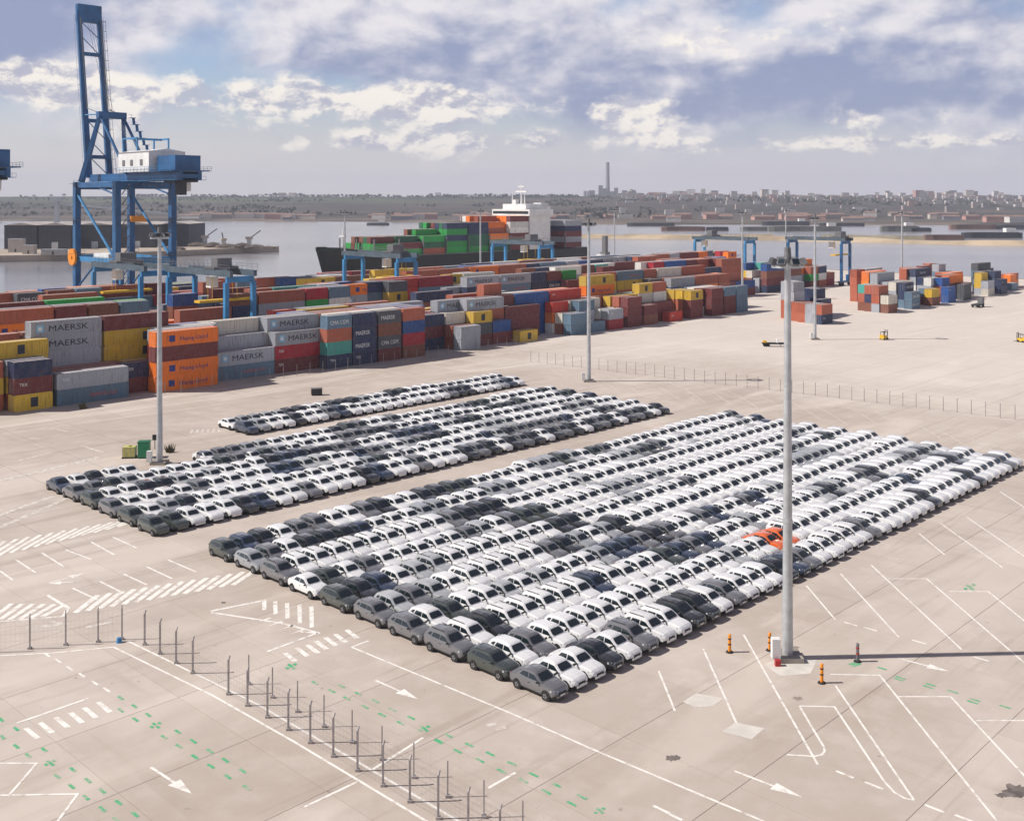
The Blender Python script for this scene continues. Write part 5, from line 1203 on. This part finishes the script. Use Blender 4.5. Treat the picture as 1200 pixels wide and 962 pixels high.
for k, (u0, u1, v, m_, h, hs) in enumerate(((775, 826, 270.5, M_RUST, 4.5, False), (828, 853, 270.5, M_DBARGE, 4, False), (735, 790, 265, M_DBARGE, 4, False), (868, 905, 270.5, M_GBARGE, 4, False), (893, 948, 264, M_DBARGE, 5, True), (900, 985, 271, M_GBARGE, 5, True), (960, 1012, 265, M_DBARGE, 4, False), (1032, 1076, 271.5, M_GBARGE, 6, True), (1060, 1090, 271.5, M_DBARGE, 4, False),
        (1113, 1166, 268.5, M_RUST, 5, False), (1168, 1215, 268.5, M_DBARGE, 5, False), (1128, 1196, 279, M_DBARGE, 5, True), (1083, 1128, 281, M_RUST, 4, False), (430, 456, 264, M_DBARGE, 3, True), (500, 530, 266, M_GBARGE, 3, False))):
    barge(u0, u1, v, m_, h, '%s low barge, %s in the list of barges from the left' % ({M_RUST.name: 'rust brown', M_DBARGE.name: 'dark', M_GBARGE.name: 'grey'}[m_.name], nth(k + 1)), hs)
bl = sorted([o for o in C.objects if o.name.startswith('barge')], key=lambda o: o.location.x / o.location.y)
for k, o in enumerate(bl): o['label'] = o['label'].split(' low barge')[0] + ' low barge in the far basin, %s barge from the left' % nth(k + 1)
# quayside sheds and buildings along the far shore, then the town on the ridge
FB = [mat('far wall %d' % k, c_, .8, 0, .1, .05) for k, c_ in enumerate(((.52, .47, .43), (.33, .29, .27), (.44, .25, .22), (.60, .58, .56), (.20, .22, .28), (.40, .36, .30)))]
M_FWIN = mat('far window', (.07, .08, .10), .3, 0, .1); M_FROOF = mat('far roof', (.26, .17, .14), .8, 0, .2, .05)
def far_building(u, Y, w_, h, dep, k, label, grp, wins):
    x = (u - 600) * Y / F_PX; q = Vector((x, Y, land_z(x, Y) - .4)); r = thing('building', q, rnd.uniform(-.25, .25), label, 'building', grp)
    wall_ = MB().box(-w_ / 2, w_ / 2, 0, dep, 0, h).build('wall', FB[k % len(FB)], r)
    if h < 14: MB().add([(-w_ / 2 - .4, -.4, h), (w_ / 2 + .4, -.4, h), (w_ / 2 + .4, dep + .4, h), (-w_ / 2 - .4, dep + .4, h), (-w_ / 2 - .4, dep / 2, h + 2.5), (w_ / 2 + .4, dep / 2, h + 2.5)], [(0, 1, 5, 4), (2, 3, 4, 5), (0, 4, 3), (1, 2, 5), (0, 3, 2, 1)]).build('roof', M_FROOF, r)
    else: MB().box(-w_ / 2 - .3, w_ / 2 + .3, -.3, dep + .3, h, h + .8).build('roof', FB[1], r)
    if wins:
        m_ = MB(); n_ = max(2, int(w_ / 6)); f_ = max(1, int(h / 5))
        for a_ in range(n_):
            for b_ in range(f_): x0 = -w_ / 2 + w_ * (a_ + .5) / n_; z0 = h * (b_ + .5) / f_; m_.box(x0 - 1.2, x0 + 1.2, -.06, -.01, z0 - .9, z0 + .9)
        m_.build('window', M_FWIN, r)
town = sorted([(rnd.uniform(735, 1215), rnd.uniform(3300, 4100)) for _ in range(70)])
for k, (u, Y) in enumerate(town):
    tall = rnd.random() < .35 + .3 * (u > 980); far_building(u, Y, rnd.uniform(18, 45) if not tall else rnd.uniform(14, 26), rnd.uniform(17, 30) if tall else rnd.uniform(7, 13), 16, rnd.choice((0, 0, 3, 3, 5, 2, 1)), '%s building of the far town, %s from the left on the ridge' % ('tall' if tall else 'low', nth(k + 1)), 'town on the ridge', False)
mid = sorted([(rnd.uniform(560, 1215), rnd.uniform(30, 420)) for _ in range(36)] + [(rnd.uniform(190, 560), rnd.uniform(20, 120)) for _ in range(20)])
for k, (u, dY) in enumerate(mid):
    Y = 1600.0
    for _ in range(4): Y = shore((u - 600) * Y / F_PX) + dY
    far_building(u, Y, rnd.uniform(10, 40), rnd.uniform(4, 9), rnd.uniform(10, 18), rnd.choice((0, 1, 2, 3, 4, 2, 3)), 'low waterside building on the far shore, %s from the left' % nth(k + 1), 'waterside buildings on the far shore', False)
# power station with its tall stack
Yp = 4300.0; xp = (712 - 600) * Yp / F_PX; zp = land_z(xp, Yp) - 1
M_STACKC = mat('hazy grey stack concrete', (.30, .29, .31), .85, 0, .15, .01)
r = thing('power_station', (xp, Yp, zp), 0, 'grey power station with one very tall chimney on the horizon', 'power station')
MB().tube((0, 0, 0), (0, 0, 138), 9.5, 7.0, 20).build('chimney', M_STACKC, r, 40)
for x, w_, h in ((-28, 16, 46), (-12, 10, 34), (18, 14, 22), (34, 14, 36), (-62, 22, 26), (68, 18, 26), (95, 12, 30)): MB().box(x - w_ / 2, x + w_ / 2, -10, 20, 0, h).build('boiler_house', M_STACKC, r)
for x in (-90, -75): MB().tube((x, 0, 0), (x, 0, 24), 7, 6, 14).build('tank', M_STACKC, r, 40)
# trees and a farm on the plateau at the left
def crown_mesh(seed):
    rg = random.Random(seed); m_ = MB()
    for k in range(260):
        a_, e_ = rg.uniform(0, 6.28), math.asin(rg.uniform(-.7, 1)); rr = rg.uniform(.55, 1.0) * (1 + .25 * math.sin(3 * a_ + seed)); c_ = Vector((5.5 * rr * math.cos(a_) * math.cos(e_), 5.5 * rr * math.sin(a_) * math.cos(e_), 9.5 + 5.5 * rr * math.sin(e_)))
        x = Vector((rg.uniform(-1, 1), rg.uniform(-1, 1), rg.uniform(-1, 1))).normalized() * rg.uniform(.5, 1.1); y = x.cross(Vector((rg.uniform(-1, 1), rg.uniform(-1, 1), rg.uniform(-1, 1)))).normalized() * rg.uniform(.4, .9)
        m_.add([c_ - x - y, c_ + x - y, c_ + x + y, c_ - x + y], [(0, 1, 2, 3)])
    return m_.mesh('crown', mat('far foliage', (.035, .045, .03), .9, 0, .3, .2))
CRM = [crown_mesh(k) for k in range(3)]
tk = MB().tube((0, 0, 0), (0, 0, 6), .45, .3, 8); 
for a_ in (.3, 2.4, 4.5): tk.tube((0, 0, 5), (2.2 * math.cos(a_), 2.2 * math.sin(a_), 9), .22, .1, 6)
TRM = tk.mesh('trunk', mat('far bark', (.07, .055, .045), .9))
us_ = sorted([312, 317, 322, 328, 334, 341, 347, 352, 240, 246, 430, 445, 505, 575, 590, 40, 60, 75] )
for k, u in enumerate(us_):
    Y = 3900 if u < 650 else rnd.uniform(2300, 3200); x = (u - 600) * Y / F_PX; r = thing('tree', (x, Y, land_z(x, Y) - .5), rnd.uniform(0, 6), 'distant dark tree on the far land, %s tree from the left' % nth(k + 1), 'tree', 'distant trees')
    sc_ = rnd.uniform(.6, .95); r.scale = (sc_ * 1.5, sc_ * 1.5, sc_); link('crown', CRM[k % 3], r); link('trunk', TRM, r)
for u, w_, h, k in ((330, 22, 12, 3), (342, 26, 12, 3), (513, 18, 14, 3)): far_building(u, 3820, w_, h, 14, k, {330: 'white farm building under trees, left one', 342: 'white farm building under trees, right one', 513: 'lone white building on the plateau skyline'}[u], None, False)

# the mass of small houses and of scrub and woods on the far slopes, too small to tell apart
items = []
hv = np.array([(x, y, z) for z in (0, 1) for y in (0, 1) for x in (-.5, .5)], float)
for k in range(460):
    u = rnd.uniform(725, 1230); Y = rnd.uniform(2900, 4200) if rnd.random() < .9 else rnd.uniform(1800, 2900); x = (u - 600) * Y / F_PX
    w_, h = rnd.uniform(9, 26), rnd.uniform(5, 13); v = hv * np.array([w_, 10, h]) + np.array([x, Y, land_z(x, Y) - .3])
    items.append((v, bf, bmi, rnd.choice(((.50, .46, .43), (.42, .34, .31), (.58, .56, .55), (.30, .27, .27), (.46, .30, .25)))))
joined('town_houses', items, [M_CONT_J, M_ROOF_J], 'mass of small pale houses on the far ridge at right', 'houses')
lv, lf_ = [], []
def clump(x, Y, r_, n_):
    z0 = land_z(x, Y)
    for _ in range(n_):
        c_ = Vector((x + rnd.gauss(0, r_), Y + rnd.gauss(0, r_), z0 + rnd.uniform(0, 1) * 7)); a_ = Vector((rnd.uniform(-1, 1), rnd.uniform(-1, 1), rnd.uniform(-.6, .6))).normalized() * rnd.uniform(2, 4.5); b_ = a_.cross(Vector((rnd.uniform(-1, 1), rnd.uniform(-1, 1), rnd.uniform(-1, 1)))).normalized() * rnd.uniform(1.5, 3.5)
        o_ = len(lv); lv.extend([tuple(c_ - a_ - b_), tuple(c_ + a_ - b_), tuple(c_ + a_ + b_), tuple(c_ - a_ + b_)]); lf_.append((o_, o_ + 1, o_ + 2, o_ + 3))
for k in range(1500):
    u = rnd.uniform(-20, 1230); Y = rnd.uniform(1750, 3900) if rnd.random() < .7 else rnd.uniform(3700, 4000); x = (u - 600) * Y / F_PX
    if Y > shore(x) + 60 and vnoise(x / 330, Y / 190, 4) > (.60 if u < 640 else .50): clump(x, Y, rnd.uniform(8, 22), 9)
wm_ = bpy.data.meshes.new('far_woods'); wm_.from_pydata(lv, [], lf_); wm_.materials.append(MATS['far foliage']); wm_.update()
tag(link('far_woods', wm_), 'dark scrub and woods on the slopes beyond the water', 'woods', kind='stuff')

# ================================================================== HAZE
hz_m = bpy.data.materials.new('haze air'); hz_m.use_nodes = True; ht = hz_m.node_tree; ht.nodes.clear(); n = NT(ht)
pv = n.node('ShaderNodeVolumePrincipled'); pv.inputs['Color'].default_value = (.80, .84, .99, 1); pv.inputs['Density'].default_value = 1.25e-4; pv.inputs['Anisotropy'].default_value = .0
ho = n.node('ShaderNodeOutputMaterial'); ht.links.new(pv.outputs[0], ho.inputs['Volume'])
tag(MB().box(-6500, 6500, -500, 8200, -9, 210).build('haze', hz_m), kind='stuff', label='thin pale haze over the harbour', cat='haze')
